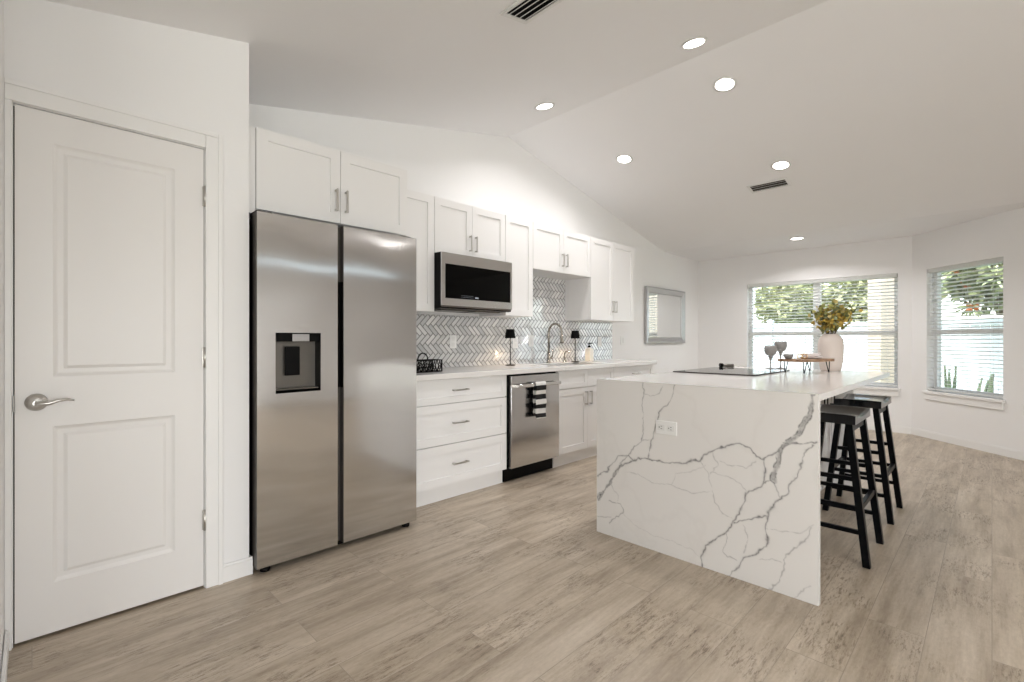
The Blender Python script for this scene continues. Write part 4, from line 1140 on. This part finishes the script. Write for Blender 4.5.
# white vinyl fence: one straight run along the back, one to the right
def fence(label, p, q, h):
    p = Vector(p); q = Vector(q); L = (q - p).length; dr_ = (q - p).normalized()
    t = thing('fence', label, 'fence', p, 'white vinyl fences'); n = max(1, round(L / 2.4))
    for k in range(n + 1):
        c = dr_ * L * k / n; bm = new(); box(bm, c.x - .065, c.x + .065, c.y - .065, c.y + .065, 0, h + .06); lathe(bm, [(.1, 0), (.1, .02), (0, .06)], (c.x, c.y, h + .06), 4)
        bmesh.ops.translate(bm, verts=bm.verts[:], vec=p); obj('post', bm, M['vinyl'], t)
    nrm = Vector((-dr_.y, dr_.x, 0))
    for k in range(n):
        a = p + dr_ * (L * k / n + .07); b = p + dr_ * (L * (k + 1) / n - .07); bm = new()
        for z0, z1, th in ((.1, .22, .03), (h - .12, h, .03)):
            hexa(bm, [a - nrm * th, b - nrm * th, b + nrm * th, a + nrm * th][::1] if False else [Vector((v.x, v.y, p.z + z0)) for v in (a - nrm * th, b - nrm * th, b + nrm * th, a + nrm * th)],
                 [Vector((v.x, v.y, p.z + z1)) for v in (a - nrm * th, b - nrm * th, b + nrm * th, a + nrm * th)])
        m = int((b - a).length / .15)
        for j in range(m):
            c = a.lerp(b, j / m); d = a.lerp(b, (j + .96) / m); th = .012
            hexa(bm, [Vector((v.x, v.y, p.z + .22)) for v in (c - nrm * th, d - nrm * th, d + nrm * th, c + nrm * th)], [Vector((v.x, v.y, p.z + h - .12)) for v in (c - nrm * th, d - nrm * th, d + nrm * th, c + nrm * th)])
        obj('panel', bm, M['vinyl'], t)
fence('white vinyl fence running behind the double window', (14.2, 9.5, -.15), (14.2, -3.6, -.15), 1.74)
fence('white vinyl fence seen through the single right window', (14.07, -3.9, -.15), (9.3, -8.6, -.15), 1.74)
# beige stucco pillar wall with a brown box on it
c = at(0, 8.6)
bm = new()
pA, pB = at(6.15, 8.0), at(6.98, 8.0); dpt = Vector((.7071, .7071, 0)) * .3
hexa(bm, [Vector((v.x, v.y, -.149)) for v in (pA, pB, pB + dpt, pA + dpt)], [Vector((v.x, v.y, 2.9)) for v in (pA, pB, pB + dpt, pA + dpt)])
tag(obj('garden_pier', bm, M['stucco'], loc=tuple(pA)), 'broad beige stucco pier standing outside between the two windows', 'pier')

def tree(label, p, crown, r, n, mats, trunk=.12, sz=(.12, .22), clumps=9, seed=1, drop=.0):
    rr = random.Random(seed); t = thing('tree', label, 'tree', (p[0], p[1], -.15), 'garden trees')
    bm = new(); c = Vector(crown); tube(bm, [(p[0], p[1], -.149), (p[0], p[1], .3), (p[0] + .1, p[1], c.z * .5), (c.x, c.y, c.z)], [trunk, trunk * .95, trunk * .75, trunk * .35], 10)
    cl = []
    for k in range(clumps):
        while True:
            q = Vector((rr.uniform(-1, 1), rr.uniform(-1, 1), rr.uniform(-1, 1)))
            if q.length < 1: break
        e = c + Vector((q.x * r[0] * .75, q.y * r[1] * .75, q.z * r[2] * .7)); cl.append((e, rr.uniform(.3, .5)))
        tube(bm, [(c.x, c.y, c.z * .6), tuple(c.lerp(e, .5) - Vector((0, 0, .1))), tuple(e)], [trunk * .4, trunk * .25, trunk * .1], 6)
    obj('trunk', bm, M['bark'], t)
    bm = new()
    for k in range(n):
        e, q = rr.choice(cl); v = Vector((rr.gauss(0, 1), rr.gauss(0, 1), rr.gauss(0, 1))).normalized() * rr.uniform(.4, 1) ** .5
        pp = e + Vector((v.x * r[0] * q, v.y * r[1] * q, v.z * r[2] * q))
        d = Vector((rr.uniform(-1, 1), rr.uniform(-1, 1), rr.uniform(-1, .4))).normalized(); nn = Vector((rr.uniform(-1, 1), rr.uniform(-1, 1), rr.uniform(-.2, 1))).normalized()
        if abs(d.dot(nn)) < .9: L = rr.uniform(*sz); leafq(bm, pp, d, nn, L, L * .45)
    obj('foliage', bm, mats, t, fix=False); return t, cl
a = at(7.4, 13.2); tree('broad olive green tree filling the middle of the double window', (16.8, 4.4), (16.8, 4.3, 2.3), (1.3, 1.15, 1.05), 5200, M['tree'], sz=(.15, .28), clumps=16, seed=3)
tree('olive green tree at the right part of the double window', (20.2, 3.2), (20.2, 3.25, 2.8), (1.3, 1.55, 1.6), 5200, M['tree'], sz=(.15, .28), clumps=14, seed=4)
c = at(9.0, 8.85)
t_, cl = tree('flowering tree with pale leaves filling the top of the single right window', (c.x + 1.2, c.y - .8), (c.x, c.y, 2.7), (1.1, 1.1, 1.0), 3800, M['darkgreen'], sz=(.12, .22), clumps=16, seed=6)
rr = random.Random(5); bm = new(); bf = new()
tx = Vector((-.7, -.7, 0))
for k in range(16):
    e = Vector((c.x, c.y, 2.5)) + Vector((rr.uniform(-1.0, .3), rr.uniform(-1.1, .8), rr.uniform(-.8, .8))) - Vector((.35, -.25, 0))
    for q in range(26):
        d = Vector((rr.gauss(0, 1), rr.gauss(0, 1), rr.gauss(0, .8))).normalized(); nn = Vector((rr.uniform(-1, 1), rr.uniform(-1, 1), 1)).normalized()
        if abs(d.dot(nn)) < .9: leafq(bm, e + d * .04, d, nn, rr.uniform(.16, .26), .05)
    for q in range(14 if k % 2 else 0):
        d = Vector((rr.gauss(0, 1), rr.gauss(0, 1), rr.gauss(0, 1))).normalized(); nn = Vector((d.y, d.z, d.x))
        leafq(bf, e + d * .02, d, nn, .09, .05)
obj('leaf_rosettes', bm, M['palegreen'], t_, fix=False); obj('flowers', bf, M['flower'], t_, fix=False)
def agave(label, lat_, d, H, n, seed, lean=.25, dirn=None):
    rr = random.Random(seed); p = at(lat_, d); t = thing('agave_plant', label, 'plant', (p.x, p.y, -.15), 'spiky garden plants')
    bm = new()
    for k in range(n):
        th = (2 * PI * k / n if dirn is None else dirn) + rr.uniform(-.3, .3); l = rr.uniform(.2, 1) * lean; h = H * rr.uniform(.72, 1)
        tip = Vector((p.x + h * l * math.cos(th), p.y + h * l * math.sin(th), -.15 + h)); b0 = Vector((p.x + .03 * math.cos(th), p.y + .03 * math.sin(th), -.15))
        s = Vector((-math.sin(th), math.cos(th), 0)); o_ = Vector((math.cos(th), math.sin(th), 0)) * .012
        rings = []
        for q, w_ in ((0, .03), (.35, .042), (.75, .028), (1, .002)):
            m = b0.lerp(tip, q); rings.append([bm.verts.new(m + s * w_), bm.verts.new(m + o_ + Vector((0, 0, 0))), bm.verts.new(m - s * w_), bm.verts.new(m - o_)])
        for a_, b_ in zip(rings, rings[1:]):
            for z in range(4): bm.faces.new((a_[z], a_[(z + 1) % 4], b_[(z + 1) % 4], b_[z]))
    obj('leaves', bm, M['agave'], t)
    bm = new(); lathe(bm, [(0, 0), (.06, 0), (.05, .05), (0, .07)], (p.x, p.y, -.15), 12); obj('stem', bm, M['bark'], t)
agave('tall upright spiky plant at the left of the right window', 6.13, 6.7, 1.02, 5, 2, .10)
agave('leaning spiky plant in the middle of the right window', 6.55, 6.9, .92, 4, 3, .38, -PI / 4)
agave('dark spiky plant at the right of the right window', 6.40, 6.5, .86, 3, 5, .2, -PI / 4)
